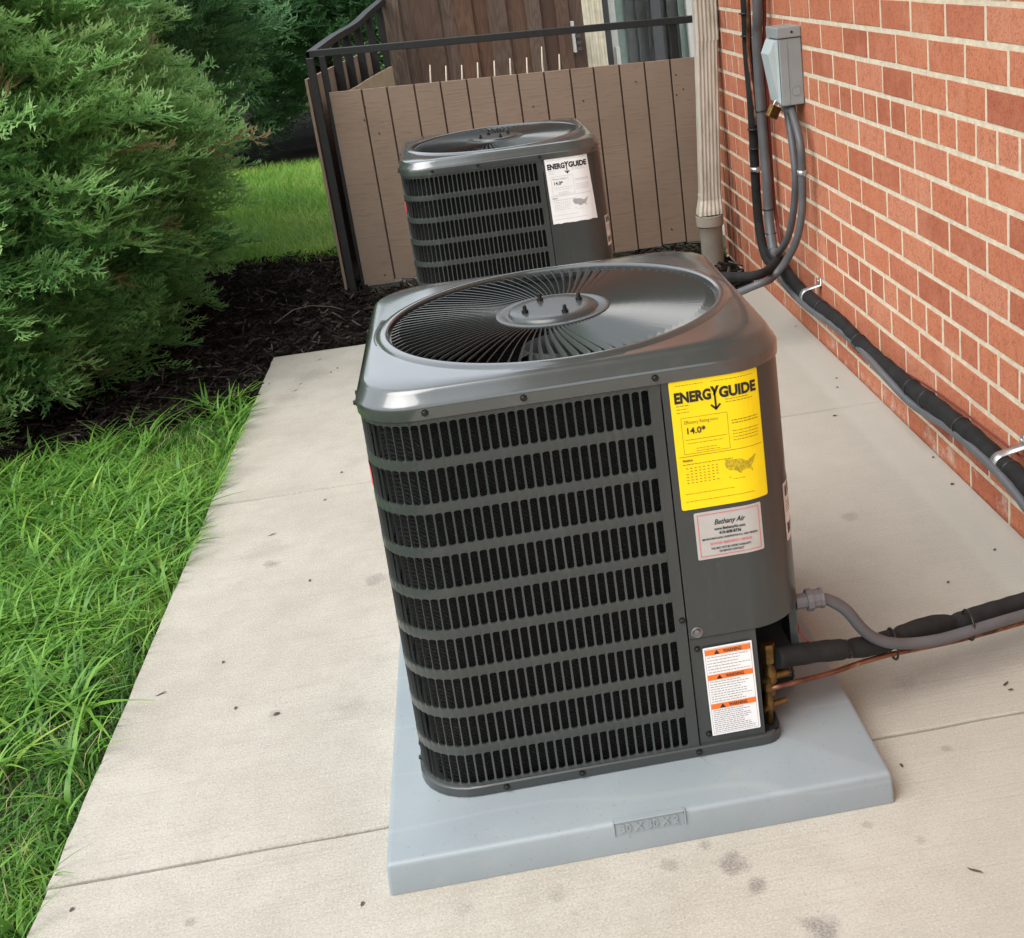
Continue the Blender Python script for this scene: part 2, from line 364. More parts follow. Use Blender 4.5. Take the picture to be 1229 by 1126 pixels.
MAT['curtain'] = simple('grey_curtain', (.13,.125,.12), .8, 0, .25, 8)
def glass():
    t = NT('window_glass'); t.base((.9,.95,.95)); t.rough(.03); t.p.inputs['Transmission Weight'].default_value = 1.0; t.p.inputs['IOR'].default_value = 1.05; return t.m
MAT['glass'] = glass()
MAT['twig'] = simple('grey_twig', (.16,.125,.10), .8)
MAT['gap_light'] = simple('pale_light_gap', (.60,.52,.42), .6)  # pale colour stands for light through gaps behind the fence
MAT['deadleaf'] = simple('dry_leaf_litter', (.07,.05,.038), .8, 0, .4, 60)
MAT['gap'] = simple('joint_dirt', (.05,.042,.034), .95, 0, .3, 60)
def lawnm():
    t = NT('distant_lawn'); v = t.coord(); n = t.noise(v, 1.5, 5); n2 = t.noise(v, 60, 4)
    t.base(t.mix(t.ramp(n2, [(.35, g3(.7)), (.6, g3(0))]), t.ramp(n, [(.3, (.05,.10,.018)), (.7, (.08,.15,.025))]), (.03,.04,.012))); t.rough(.9); t.bump(n2, 1, .02); return t.m
MAT['lawn'] = lawnm()

# ------------------------------------------------------------------ ground, beds, walkway
WX, LX = 1.305, -0.531
J1, J2, J3 = 0.157, 1.583, 2.905
m = MB(); S = 150
xs = np.linspace(-S, S, 31); vs = [(x, y, -.06) for y in xs for x in xs]
m.add(vs, [(j*31+i, j*31+i+1, (j+1)*31+i+1, (j+1)*31+i) for j in range(30) for i in range(30)])
m.build('ground', MAT['lawn'], kind='structure')
def mulch_edge(x): return 2.47+.50*(np.minimum(x, -.53)+.53)
def bumpy_sheet(name, x0, x1, y0, y1, st, zf, mat, keep=None):
    nx = int((x1-x0)/st)+1; ny = int((y1-y0)/st)+1
    X, Y = np.meshgrid(np.linspace(x0, x1, nx), np.linspace(y0, y1, ny)); Z = zf(X, Y)
    V = np.stack([X, Y, Z], -1).reshape(-1, 3)
    i, j = np.meshgrid(np.arange(nx-1), np.arange(ny-1)); a = (j*nx+i).ravel()
    F = np.stack([a, a+1, a+nx+1, a+nx], 1)
    if keep is not None:
        c = V[F].mean(1); F = F[keep(c[:,0], c[:,1])]
    return link(name, np_mesh(name, V, F, mat, True), kind='structure')
def lump(X, Y, a=.012): return a*(np.sin(X*23+Y*11)*np.sin(Y*19-X*7)+.6*np.sin(X*51+1)*np.sin(Y*47))
bumpy_sheet('soil_bed', -4, LX-.002, -3.2, 2.9, .05, lambda X, Y: -.038+lump(X, Y, .006), MAT['soil'], lambda x, y: y < mulch_edge(x)+.06)
bumpy_sheet('mulch_bed', -4.5, 1.29, 1.2, 4.75, .05, lambda X, Y: -.012+lump(X, Y), MAT['mulchbase'],
            lambda x, y: (y > mulch_edge(x)) & ((x < LX-.0) | (y > J3-.02)) & ((x < -.25) | (y < 3.65)))
bumpy_sheet('far_bed', -5, .4, 8.1, 14, .25, lambda X, Y: -.02+lump(X, Y), MAT['mulchbase'])
# walkway of separate slabs with open joints
wk = MB(); wk.box((LX+.01, -3.6, -.14), (WX-.003, J3-.006, -.022)); walk = wk.build('walkway', MAT['gap'], kind='structure')
ys = [-3.6, -1.27, J1, J2, J3]; gp = .0058
def slab(y0, y1):
    nx, ny = 38, max(4, int((y1-y0)/.05)); X = np.linspace(LX, WX-.006, nx); Y = np.linspace(y0+gp, y1-gp, ny)
    m = MB(); vs = []
    for j, y in enumerate(Y):
        for i, x in enumerate(X):
            xx = x; yy = y
            if i == 0: xx += random.uniform(-.0022, .0022)
            if j in (0, ny-1): yy += random.uniform(-.0012, .0012)
            vs.append((xx, yy, 0))
    m.add(vs, [(j*nx+i, j*nx+i+1, (j+1)*nx+i+1, (j+1)*nx+i) for j in range(ny-1) for i in range(nx-1)], True)
    # rounded shoulder and sides
    per = [i for i in range(nx)] + [j*nx+nx-1 for j in range(1, ny)] + [(ny-1)*nx+i for i in range(nx-2, -1, -1)] + [j*nx for j in range(ny-2, 0, -1)]
    b = len(m.v); cx, cy = (LX+WX)/2, (y0+y1)/2; k = len(per)
    new = []
    for z, ins in ((-.0030, -.0022), (-.009, -.0030), (-.11, -.0030)):
        for q in per:
            x, y, _ = m.v[q]; i, j = q % nx, q//nx
            dx = (-ins if i == nx-1 else ins if i == 0 else 0)*-1; dy = (-ins if j == ny-1 else ins if j == 0 else 0)*-1
            new.append((x-dx, y-dy, z))
    m.v += new; lv = [per, list(range(b, b+k)), list(range(b+k, b+2*k)), list(range(b+2*k, b+3*k))]
    for a, c in zip(lv, lv[1:]):
        for q in range(k): m.f.append((a[q], c[q], c[(q+1)%k], a[(q+1)%k])); m.sm.append(True)
    return m.build('concrete_slab', MAT['concrete'], walk, sharp=20)
for a, b in zip(ys, ys[1:]): slab(a, b)

# ------------------------------------------------------------------ brick wall of the building
CH, BP = 0.0782, 0.2013; Z0, BY = 0.9938, 1.7019
JT = .0132
wall = empty('brick_wall', (WX, 1.0, 0), label='red brick building wall with cream mortar beside the concrete walkway', cat='brick wall')
YA, YB, ZT = -4.0, 3.56, 5.0
mm = MB(); mm.box((.0016, YA-1.0, -.2), (.30, YB-1.0, ZT)); mm.build('mortar', MAT['mortar'], wall)
def brick_geo(L, H, jit=.0015, seed=0):
    rr = random.Random(seed); n = 6
    # front outline with slightly uneven arrises; front face split by a small chamfer
    ch = .0012; outer = []
    for i in range(n+1): outer.append((-L/2+L*i/n, -H/2))
    for i in range(1, 3): outer.append((L/2, -H/2+H*i/2))
    for i in range(1, n+1): outer.append((L/2-L*i/n, H/2))
    outer.append((-L/2, 0)); k = len(outer)
    inner = [(y*(1-2*ch/L)+rr.uniform(-jit, jit), z*(1-2*ch/H)+rr.uniform(-jit, jit)) for y, z in outer]
    vs = [(0, y, z) for y, z in inner]+[(.0008, y, z) for y, z in outer]+[(.02, y, z) for y, z in outer]
    fs = [tuple(reversed(range(k)))]
    for a in (0, k): fs += [(a+q, a+(q+1)%k, a+k+(q+1)%k, a+k+q) for q in range(k)]
    return vs, fs
def mk_brick_mesh(L, H, seed):
    m = MB(); m.add(*brick_geo(L, H, seed=seed)); return m.mesh('brick', MAT['brick'])
STR = [mk_brick_mesh(BP-JT, CH-JT, i) for i in range(5)]; HDR = [mk_brick_mesh(BP/2-JT, CH-JT, 20+i) for i in range(4)]
bricks = []; closers = []
kmin = int(math.floor((0-.02-Z0)/CH)); kmax = int((ZT-Z0)/CH)
for k in range(kmin, kmax):
    zc = Z0+(k+.5)*CH      # course k sits above bed joint k
    header = ((k+3) % 6 == 0)
    pit = BP/2 if header else BP
    off = BY + (0 if k % 2 == 0 else BP/2) + (BP/4 if header else 0)
    i0 = int(math.ceil((YA+pit/2-off)/pit)); i1 = int(math.floor((YB-pit/2-off)/pit))
    last = YA
    for i in range(i0, i1+1):
        yc = off + i*pit + (pit/2 if not header else pit/2)
        if yc+pit/2 > YB: continue
        bricks.append((yc, zc, header)); last = yc+pit/2
    if YB-last > .03: closers.append(((last+YB)/2, zc, YB-last))
def project(P):
    d = np.array(P)-CAM; z = d@CF
    return (PW/2+DCX+FPX*(d@CR)/z, PH/2+DCY-FPX*(d@CU)/z, z)
vis = []; rest = []
for b in bricks:
    x, y, z = project((WX, b[0], b[1]))
    ((vis if (z > .3 and -20 < x < PW+35 and -35 < y < PH+20) else rest)).append((z, b))
vis.sort(key=lambda q: q[0]); rest += vis[300:]; vis = vis[:300]
for i, (z, (yc, zc, hd)) in enumerate(vis):
    o = link('brick', random.choice(HDR if hd else STR), wall, (random.uniform(-.0008, .0005), yc-1.0+random.uniform(-.001, .001), zc+random.uniform(-.0008, .0008)))
    o.rotation_euler = (random.uniform(-.006, .006), 0, 0)
mr = MB()
for i, (z, (yc, zc, hd)) in enumerate(rest):
    vs, fs = brick_geo((BP/2 if hd else BP)-JT, CH-JT, seed=i % 9)
    mr.add([(x, y+yc-1.0, zz+zc) for x, y, zz in vs], fs)
for i, (yc, zc, L_) in enumerate(closers):
    vs, fs = brick_geo(L_-JT*.6, CH-JT, seed=i % 9); mr.add([(x, y+yc-1.0, zz+zc) for x, y, zz in vs], fs)
mr.build('brick_courses', MAT['brick'], wall, kind='stuff')
m = MB(); m.box((-.95, YA-1.0, 2.90), (.30, YB-1.0, 2.93)); m.build('added_shade_soffit', MAT['cream'], wall)  # unseen eave, added to shade the wall side and the unit fronts
m = MB(); m.box((-.985, YA-1.0, 2.86), (-.952, YB-1.0, 3.06)); m.build('added_shade_fascia', MAT['downspout'], wall)  # outer edge of the added shading eave, out of view

# ------------------------------------------------------------------ condensing units
UA, UR, ZP = .304, .090, .0525        # half width, corner radius, pad top height
UL = UA-UR; ARC = math.pi/2*UR; PER = 8*UL+4*ARC
def path(s, off=0.0, a=UA, rad=UR):
    """walk round the rounded-square plan from the middle of the front, towards -x; returns x, y, nx, ny"""
    L = a-rad; A = math.pi/2*rad; per = 8*L+4*A
    s = s*per/PER % per
    x = y = None
    segs = [('l', L, (0,-a), (-1,0)), ('a', A, (-L,-L), math.pi*1.5), ('l', 2*L, (-a,-L), (0,1)), ('a', A, (-L,L), math.pi), ('l', 2*L, (-L,a), (1,0)),
            ('a', A, (L,L), math.pi/2), ('l', 2*L, (a,L), (0,-1)), ('a', A, (L,-L), 0.0), ('l', L, (L,-a), (-1,0))]
    for kd, ln, p, q in segs:
        if s <= ln+1e-9:
            if kd == 'l':
                nx, ny = (q[1], -q[0]); nx, ny = (-q[1]*-1, q[0]*1) if False else (nx, ny)
                x = p[0]+q[0]*s; y = p[1]+q[1]*s
                n = {(-1,0): (0,-1), (0,1): (-1,0), (1,0): (0,1), (0,-1): (1,0)}[q]
                if p == (L,-a): n = (0,-1)
                return x+n[0]*off, y+n[1]*off, n[0], n[1]
            an = q - s/rad; n = (math.cos(an), math.sin(an))
            return p[0]+n[0]*(rad+off), p[1]+n[1]*(rad+off), n[0], n[1]
        s -= ln
    return 0, -a-off, 0, -1
def wrap(s, z, off=0.0):
    x, y, _, _ = path(s, off); return (x, y, z)
CACHE = {}; FLARED = set()
def cached(key, fn):
    if key not in CACHE: CACHE[key] = fn()
    return CACHE[key]
ROWS, SLZ0, SLP, SLH = 9, .0226, .0676, .0532
SP, SW, SR = .0134, .0104, .0033
S_SEAM = -.118; S0 = -.102; NSL = 138
def louver_mesh():
    m = MB(); V = m.v; F = m.f; D = .007; idx = {}
    def vid(s, z, off):
        k = (round(s, 5), round(z, 5), off)
        if k not in idx: idx[k] = len(V); V.append(wrap(s, z, off))
        return idx[k]
    for i in range(NSL):
        sc = S0+SP*(i+.5)
        for j in range(ROWS):
            z0 = SLZ0+j*SLP; zc = z0+SLH/2
            sa, sb = sc-SP/2, sc+SP/2; za, zb = z0-(SLP-SLH)/2, z0+SLH+(SLP-SLH)/2
            hw, hh = SW/2, SLH/2; q = SR*.29
            hole = [(sc-hw+SR, zc-hh), (sc+hw-SR, zc-hh), (sc+hw-q, zc-hh+q), (sc+hw, zc-hh+SR), (sc+hw, zc+hh-SR), (sc+hw-q, zc+hh-q), (sc+hw-SR, zc+hh), (sc-hw+SR, zc+hh), (sc-hw+q, zc+hh-q), (sc-hw, zc+hh-SR), (sc-hw, zc-hh+SR), (sc-hw+q, zc-hh+q)]
            outr = [(sc-hw+SR, za), (sc+hw-SR, za), (sb, za), (sb, zc-hh+SR), (sb, zc+hh-SR), (sb, zb), (sc+hw-SR, zb), (sc-hw+SR, zb), (sa, zb), (sa, zc+hh-SR), (sa, zc-hh+SR), (sa, za)]
            HO = (0, 0, -.0002, -.0003, -.0003, -.0002, 0, 0, -.0010, -.0026, -.0026, -.0010); OO = (0, 0, 0, -.0014, -.0014, 0, 0, 0, 0, -.0014, -.0014, 0)
            h0 = [vid(s, z, o_) for (s, z), o_ in zip(hole, HO)]; o0 = [vid(s, z, o_) for (s, z), o_ in zip(outr, OO)]
            # the slit edges turn inwards, as punched louvres do
            h1 = []
            for (s, z), o_ in zip(hole, HO):
                k = len(V); V.append(wrap(s-.0006, z, o_-.0035)); h1.append(k)
            for k in range(12):
                n = (k+1) % 12
                F.append((o0[k], h0[k], h0[n], o0[n])); m.sm.append(True)
                F.append((h0[k], h1[k], h1[n], h0[n])); m.sm.append(False)
    # plain margins
    zt = SLZ0+(ROWS-1)*SLP+SLH+(SLP-SLH)/2; zb = SLZ0-(SLP-SLH)/2; s1 = S0+NSL*SP
    def strip(sA, sB, zA, zB, n=1):
        for k in range(n):
            a, b = sA+(sB-sA)*k/n, sA+(sB-sA)*(k+1)/n
            F.append((vid(a, zA, 0.0), vid(a, zB, 0.0), vid(b, zB, 0.0), vid(b, zA, 0.0))); m.sm.append(True)
    strip(S_SEAM+.001, S0+.0012, zb, zt+.006, 2)
    strip(S0, s1, zt, zt+.006, NSL)
    # folded edge at the seam
    strip_v = [wrap(S_SEAM+.001, z, o) for z in (zb, zt+.006) for o in (0, -.012)]
    b = len(V); V.extend(strip_v); F.append((b, b+1, b+3, b+2)); m.sm.append(False)
    return m.mesh('louver_panel', MAT['paint'], 35)
def loop_sheet(m, sA, sB, zA, zB, n, off=0.0, thick=.012):
    """bent sheet with returned edges"""
    S_ = np.linspace(sA, sB, n+1); b = len(m.v)
    for s in S_:
        for z, o in ((zA, off-thick), (zA, off), (zB, off), (zB, off-thick)): m.v.append(wrap(s, z, o))
    for i in range(n):
        for k in range(3): m.f.append((b+4*i+k, b+4*i+4+k, b+4*i+5+k, b+4*i+1+k)); m.sm.append(k == 1)
    for i in (0, n): m.f.append((b+4*i, b+4*i+1, b+4*i+2, b+4*i+3)); m.sm.append(False)
    return m
S_END = S0+NSL*SP-PER       # where the louvre panel ends on the right side, walked the other way round
ZSPLIT = .210
def control_mesh():
    m = MB(); loop_sheet(m, S_SEAM-.0012, S_END-.001, ZSPLIT, .6235, 60); return m.mesh('control_panel', MAT['paint'], 35)
S_PLATE = -.220
def plate_mesh():
    m = MB(); loop_sheet(m, S_SEAM-.0012, S_PLATE, .014, ZSPLIT-.0025, 6, off=-.003); return m.mesh('access_plate', MAT['paint'], 35)
def sidelow_mesh():
    m = MB(); loop_sheet(m, -(UL+ARC*.74), S_END-.001, .112, ZSPLIT-.002, 20, off=-.001); loop_sheet(m, -(UL+ARC+.055), S_END-.001, .014, .1118, 14, off=-.001); return m.mesh('side_panel', MAT['paint'], 35)
def ring_pts(a, rad, n=24):
    pts = []
    L = a-rad
    for cx, cy, a0 in ((L, L, 0), (-L, L, math.pi/2), (-L, -L, math.pi), (L, -L, 1.5*math.pi)):
        for k in range(n+1):
            an = a0+math.pi/2*k/n; pts.append((cx+rad*math.cos(an), cy+rad*math.sin(an)))
    # straight runs need intermediate points so the ring can blend into a circle
    return pts
def resample(pts, n):
    """resample a closed outline at equal polar angles"""
    P = np.array(pts); th = np.unwrap(np.arctan2(P[:,1], P[:,0])); out = []
    P2 = np.vstack([P, P[:1]]); 
    for k in range(n):
        a = 2*math.pi*k/n; d = np.array([math.cos(a), math.sin(a)]); best = None
        for p, q in zip(P2, P2[1:]):
            e = q-p; den = d[0]*e[1]-d[1]*e[0]
            if abs(den) < 1e-12: continue
            t = (p[0]*e[1]-p[1]*e[0])/den; u = (p[0]*d[1]-p[1]*d[0])/den
            if t > 0 and -1e-6 <= u <= 1+1e-6: best = t; break
        out.append(best*d)
    return np.array(out)
NR = 144
def ringset(spec):
    """spec: list of (kind, size, z); sq = rounded square half width, c = circle radius, b = blend"""
    out = []
    for sp in spec:
        if sp[0] == 'sq': out.append((resample(ring_pts(sp[1], sp[3] if len(sp) > 3 else UR), NR), sp[2]))
        elif sp[0] == 'c': out.append((np.array([(sp[1]*math.cos(2*math.pi*k/NR), sp[1]*math.sin(2*math.pi*k/NR)) for k in range(NR)]), sp[2]))
        else:
            A = resample(ring_pts(sp[1], UR), NR); B = np.array([(sp[2]*math.cos(2*math.pi*k/NR), sp[2]*math.sin(2*math.pi*k/NR)) for k in range(NR)])
            out.append((A*(1-sp[4])+B*sp[4], sp[3]))
    return out
def rings_mesh(name, spec, mat, sharp=50, close_end=False):
    m = MB(); rs = ringset(spec)
    for P, z in rs: m.v += [(float(x), float(y), z) for x, y in P]
    for i in range(len(rs)-1):
        for k in range(NR): m.f.append((i*NR+k, i*NR+(k+1)%NR, (i+1)*NR+(k+1)%NR, (i+1)*NR+k)); m.sm.append(True)
    if close_end: m.f.append(tuple((len(rs)-1)*NR+k for k in range(NR))); m.sm.append(False)
    return m.mesh(name, mat, sharp)
def cap_mesh():
    return rings_mesh('top_cap', [('sq', .300, .6230), ('sq', .3058, .6230), ('sq', .3066, .6240), ('sq', .3070, .6395), ('sq', .3065, .6430), ('sq', .3051, .6461), ('sq', .3028, .6490), ('sq', .2982, .6590), ('sq', .2964, .6622), ('sq', .2942, .6644), ('sq', .2915, .6656),
        ('b', .2900, .2850, .6664, .5), ('c', .2830, .6668), ('c', .2805, .6685), ('c', .2780, .6700), ('c', .2700, .6712), ('c', .2672, .6708), ('c', .2648, .6690), ('c', .2640, .6660), ('c', .2640, .600)], MAT['cap'], 32)
def base_mesh():
    me = rings_mesh('base_pan', [('sq', .285, .0), ('sq', .3045, .0), ('sq', .3075, .0025), ('sq', .3075, .0165), ('sq', .3055, .0185), ('sq', .299, .0185), ('sq', .298, .008), ('sq', .20, .008), ('sq', .14, .008, .06)], MAT['paint'], 40, True)
    ri = .03; x1 = .2475
    for v in me.vertices:
        x, y, z = v.co
        if y < -.150 and x > .15:
            ins = .3075-max(abs(x), abs(y)) if False else 0
            yb = -.3075+ri; lim = x1
            if y < yb: lim = x1-ri+math.sqrt(max(0, ri*ri-(yb-y)**2))
            lim -= {0.0: .012}.get(round(z, 4), 0) if False else 0
            if x > lim: v.co.x = lim - (.0085 if .004 < z < .0085 else 0)
    me.update(); return me
def coil_mesh():
    m = MB(); n = 110; a = S0-.01; b = S0+NSL*SP
    for i in range(n+1):
        s = a+(b-a)*i/n
        for z in (.012, .62): m.v.append(wrap(s, z, -.020))
    for i in range(n): m.f.append((2*i, 2*i+2, 2*i+3, 2*i+1)); m.sm.append(True)
    return m.mesh('coil', MAT['coil'])
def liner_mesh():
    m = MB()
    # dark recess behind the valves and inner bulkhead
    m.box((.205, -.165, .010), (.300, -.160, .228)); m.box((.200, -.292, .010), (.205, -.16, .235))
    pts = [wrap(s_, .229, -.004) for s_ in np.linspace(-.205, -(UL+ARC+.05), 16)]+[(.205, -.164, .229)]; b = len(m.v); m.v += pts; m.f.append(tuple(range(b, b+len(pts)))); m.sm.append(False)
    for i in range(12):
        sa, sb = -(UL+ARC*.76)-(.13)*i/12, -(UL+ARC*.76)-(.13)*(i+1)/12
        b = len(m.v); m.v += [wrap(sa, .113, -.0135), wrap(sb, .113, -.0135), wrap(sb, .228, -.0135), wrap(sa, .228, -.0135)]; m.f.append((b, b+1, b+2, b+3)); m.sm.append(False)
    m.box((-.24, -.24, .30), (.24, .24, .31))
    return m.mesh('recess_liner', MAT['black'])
NB = 94
def blade_mesh():
    """one tilted, swirling grille vane from hub to rim"""
    m = MB(); n = 12; sw = R(8)
    for i in range(n+1):
        t = i/n; r = .088+(.2605-.088)*t; an = -sw*(1-t)**1.3
        c, s_ = math.cos(an), math.sin(an); zc = .6640+.002*math.sin(t*math.pi)
        if t > .93: zc -= .0030
        wd = .0036+.0054*min(1, t*1.15); th = .00055
        tl = R(50)
        tx, ty = -s_, c
        P = np.array([r*c, r*s_, zc]); Wv = np.array([tx*math.cos(tl), ty*math.cos(tl), math.sin(tl)])*wd/2; Nn = np.array([-tx*math.sin(tl), -ty*math.sin(tl), math.cos(tl)])*th
        for q in (P-Wv-Nn, P+Wv-Nn, P+Wv+Nn, P-Wv+Nn): m.v.append(tuple(q))
    for i in range(n):
        for k in range(4): m.f.append((4*i+k, 4*i+(k+1)%4, 4*i+4+(k+1)%4, 4*i+4+k)); m.sm.append(False)
    return m.mesh('grille_blade', MAT['paint'])
def grille_ring_mesh():
    return rings_mesh('fan_grille', [('c', .2637, .6520), ('c', .2637, .6605), ('c', .2600, .6605), ('c', .2600, .6520)], MAT['paint'], 40)
def hub_mesh():
    m = MB(); m.lathe([(.0905, .658), (.0930, .662), (.0920, .6670), (.085, .6685), (.079, .6660), (.073, .6665), (.071, .6705), (.068, .6722), (.05, .6724), (.0001, .6725)], n=64)
    return m.mesh('hub_plate', MAT['paint'], 45)
def bolt_mesh():
    m = MB(); m.lathe([(.0055, 0), (.0055, .005), (.0035, .005), (.0030, .0115), (.001, .0130)], n=8); return m.mesh('hub_bolt', MAT['screw'], 40)
def screw_mesh():
    m = MB(); m.lathe([(.0052, 0), (.0052, .0012), (.0036, .0012), (.0036, .0036), (.0028, .0044), (.0001, .0044)], n=10, smooth=False); return m.mesh('screw', MAT['screw'])
def fanblade_mesh():
    m = MB(); nr, na = 6, 8
    for i in range(nr+1):
        r = .06+.185*i/nr
        for k in range(na+1):
            an = R(-38+76*k/na)*(1-.1*i/nr)+R(10)*i/nr; m.v.append((r*math.cos(an), r*math.sin(an), .585+.055*(k/na-.5)))
    for i in range(nr):
        for k in range(na): a = i*(na+1)+k; m.f.append((a, a+1, a+na+2, a+na+1)); m.sm.append(True)
    return m.mesh('fan_blade', MAT['fan'])
def text_geo(body, size, bold=0.0, align='LEFT', shear=0.0, space=1.0):
    cu = bpy.data.curves.new('t', 'FONT'); cu.body = body; cu.size = size; cu.align_x = align; cu.offset = bold; cu.shear = shear; cu.space_character = space; cu.resolution_u = 3
    ob = bpy.data.objects.new('t', cu); me = bpy.data.meshes.new_from_object(ob)
    vs = [tuple(v.co) for v in me.vertices]; fs = [tuple(p.vertices) for p in me.polygons]
    bpy.data.objects.remove(ob); bpy.data.curves.remove(cu); bpy.data.meshes.remove(me)
    return vs, fs
class Flat:
    """flat artwork in label coordinates (u right, v up), later bent round the casing"""
    def __init__(s): s.v = []; s.f = []
    def rect(s, a, b, c, d, n=1):
        k = len(s.v)
        for i in range(n+1):
            u = a+(c-a)*i/n; s.v += [(u, b), (u, d)]
        s.f += [(k+2*i, k+2*i+2, k+2*i+3, k+2*i+1) for i in range(n)]; return s
    def frame(s, a, b, c, d, t): s.rect(a, b, c, b+t, 6); s.rect(a, d-t, c, d, 6); s.rect(a, b+t, a+t, d-t); s.rect(c-t, b+t, c, d-t); return s
    def text(s, body, u, v, size, bold=0.0, align='LEFT', shear=0.0, space=1.0, width=None):
        vs, fs = text_geo(body, size, bold, align, shear, space)
        if width:
            xs_ = [p[0] for p in vs]; k = width/(max(xs_)-min(xs_)); x0 = min(xs_); vs = [((p[0]-x0)*k, p[1], 0) for p in vs]
        n = len(s.v); s.v += [(u+p[0], v+p[1]) for p in vs]; s.f += [tuple(i+n for i in f) for f in fs]; return s
    def poly(s, pts): n = len(s.v); s.v += list(pts); s.f.append(tuple(range(n, n+len(pts)))); return s
    def lines(s, u0, u1, v0, v1, n, t, seed=0, ragged=.15):
        """fine print too small to read: broken dashes"""
        rr = random.Random(seed)
        for i in range(n):
            v = v1-(v1-v0)*(i+.5)/n; u = u0; e = u1-(u1-u0)*rr.random()*ragged
            while u < e:
                L = rr.uniform(.0018, .006); s.rect(u, v-t/2, min(e, u+L), v+t/2); u += L+.0011
        return s
    def mesh(s, name, mat, s0, z0, off, rot=0.0):
        """s0: path position of the label's left edge, z0 its bottom"""
        c, sn = math.cos(rot), math.sin(rot)
        vs = [wrap(s0-(u*c-v*sn), z0+u*sn+v*c, off) for u, v in s.v]
        me = bpy.data.meshes.new(name); me.from_pydata(vs, [], s.f); me.update(); me.materials.append(mat); return me
def sticker(w, h, rad=.003, n=18):
    f = Flat(); us = sorted(set([0, rad*.3, rad, w-rad, w-rad*.3, w]+[w*i/n for i in range(1, n)])); k = 0
    for u in us:
        d = 0
        for e in (u, w-u):
            if e < rad: d = max(d, rad-math.sqrt(max(0, rad*rad-(rad-e)**2)))
        f.v += [(u, d), (u, h-d)]
    f.f = [(2*i, 2*i+2, 2*i+3, 2*i+1) for i in range(len(us)-1)]
    return f
USA = [(0,.72),(.03,.95),(.12,.98),(.30,.93),(.50,.92),(.56,.86),(.63,.80),(.68,.72),(.74,.74),(.80,.82),(.90,.90),(.95,1.0),(1.0,.95),(.94,.80),(.92,.66),(.88,.52),(.80,.36),(.86,.10),(.84,.02),(.79,.18),(.72,.24),(.60,.22),(.52,.16),(.47,.02),(.40,.14),(.34,.22),(.26,.30),(.16,.30),(.06,.42)]
def energy_art(ink, fine):
    W_, H_ = .131, .199
    big = Flat(); num = Flat(); note = Flat()
    big.text('ENERG', .006, .1665, .0215, .00105, width=.0525); big.text('GUIDE', .0700, .1665, .0215, .00105, width=.0555)
    # the Y whose tail becomes an arrow
    big.poly([(.0580,.1845),(.0622,.1845),(.0655,.1770),(.0633,.1725)]); big.poly([(.0708,.1845),(.0667,.1845),(.0612,.1725),(.0633,.1690),(.0675,.1775)])
    big.rect(.0625, .1500, .0652, .1750); big.poly([(.0560,.1560),(.0580,.1580),(.0638,.1520),(.0638,.1478)]); big.poly([(.0715,.1560),(.0696,.1580),(.0638,.1520),(.0638,.1478)])
    num.text('14.0*', .0170, .1180, .0135, .00025); note.text('Notice', .0085, .0760, .0052, .00012)
    sm = Flat()
    sm.text('Efficiency Rating', .0165, .1330, .0078, .00005, width=.036); sm.text('(SEER2)*', .0535, .1335, .0045, width=.013)
    sm.frame(.0120, .0870, .0790, .1430, .0006); sm.rect(.0160, .1085, .0760, .1092, 6); sm.rect(.004, .0833, .127, .0841, 8)
    sm.lines(.0085, .050, .1895, .1945, 1, .0008, 3); sm.lines(.060, .125, .1895, .1945, 1, .0008, 4); sm.lines(.0075, .036, .1490, .1640, 3, .0010, 5, .6)
    sm.lines(.078, .1265, .1560, .1640, 2, .0010, 6, .4); sm.lines(.084, .1260, .1225, .1310, 2, .0014, 7); sm.lines(.084, .1270, .0960, .1150, 4, .0010, 8, .2)
    sm.lines(.018, .074, .1000, .1065, 1, .0008, 9); sm.lines(.030, .066, .0885, .0965, 2, .0008, 10, .3)
    sm.lines(.0085, .086, .0690, .0735, 1, .0011, 11)
    rr = random.Random(4)
    for r_ in range(6):
        for c_ in range(8):
            if rr.random() < .92: sm.rect(.0120+c_*.0062, .0415+r_*.0046, .0152+c_*.0062, .0427+r_*.0046)
    sm.lines(.0075, .085, .0230, .0270, 1, .0008, 12); sm.lines(.0075, .112, .0105, .0155, 1, .0009, 13); sm.lines(.0780, .1000, .0365, .0400, 1, .0008, 15)
    mp = Flat(); x0, y0, a, b = .0680, .0445, .0480, .0260
    N_ = 34; PU = USA+USA[:1]
    for i in range(N_):       # thin vertical strips keep the outline true on the bent sticker
        ua, ub = (i+.02)/N_, (i+.86)/N_; um = (i+.45)/N_
        ys_ = sorted(p[1]+(q[1]-p[1])*(um-p[0])/(q[0]-p[0]) for p, q in zip(PU, PU[1:]) if (p[0]-um)*(q[0]-um) < 0)
        for lo, hi in zip(ys_[::2], ys_[1::2]): mp.rect(x0+ua*a, y0+lo*b, x0+ub*a, y0+hi*b)
    mp.poly([(.0730,.0425),(.0755,.0430),(.0760,.0405),(.0735,.0410)])
    return W_, H_, (big, num, note), sm, mp
def put_label(parent, name, plate, pm, layers, s0, z0, rot=0.0, label=None):
    o = link(name, plate.mesh(name, pm, s0, z0, .0006, rot), parent)
    if label: o['label'] = label
    for i, (nm, fl, mt) in enumerate(layers): link(nm, fl.mesh(nm, mt, s0, z0, .0010+.00012*i, rot), o, kind='stuff' if 'print' in nm else None)
    return o
UX, UY = .3705, .4265
FITP = at(971, 720, 1, .188)
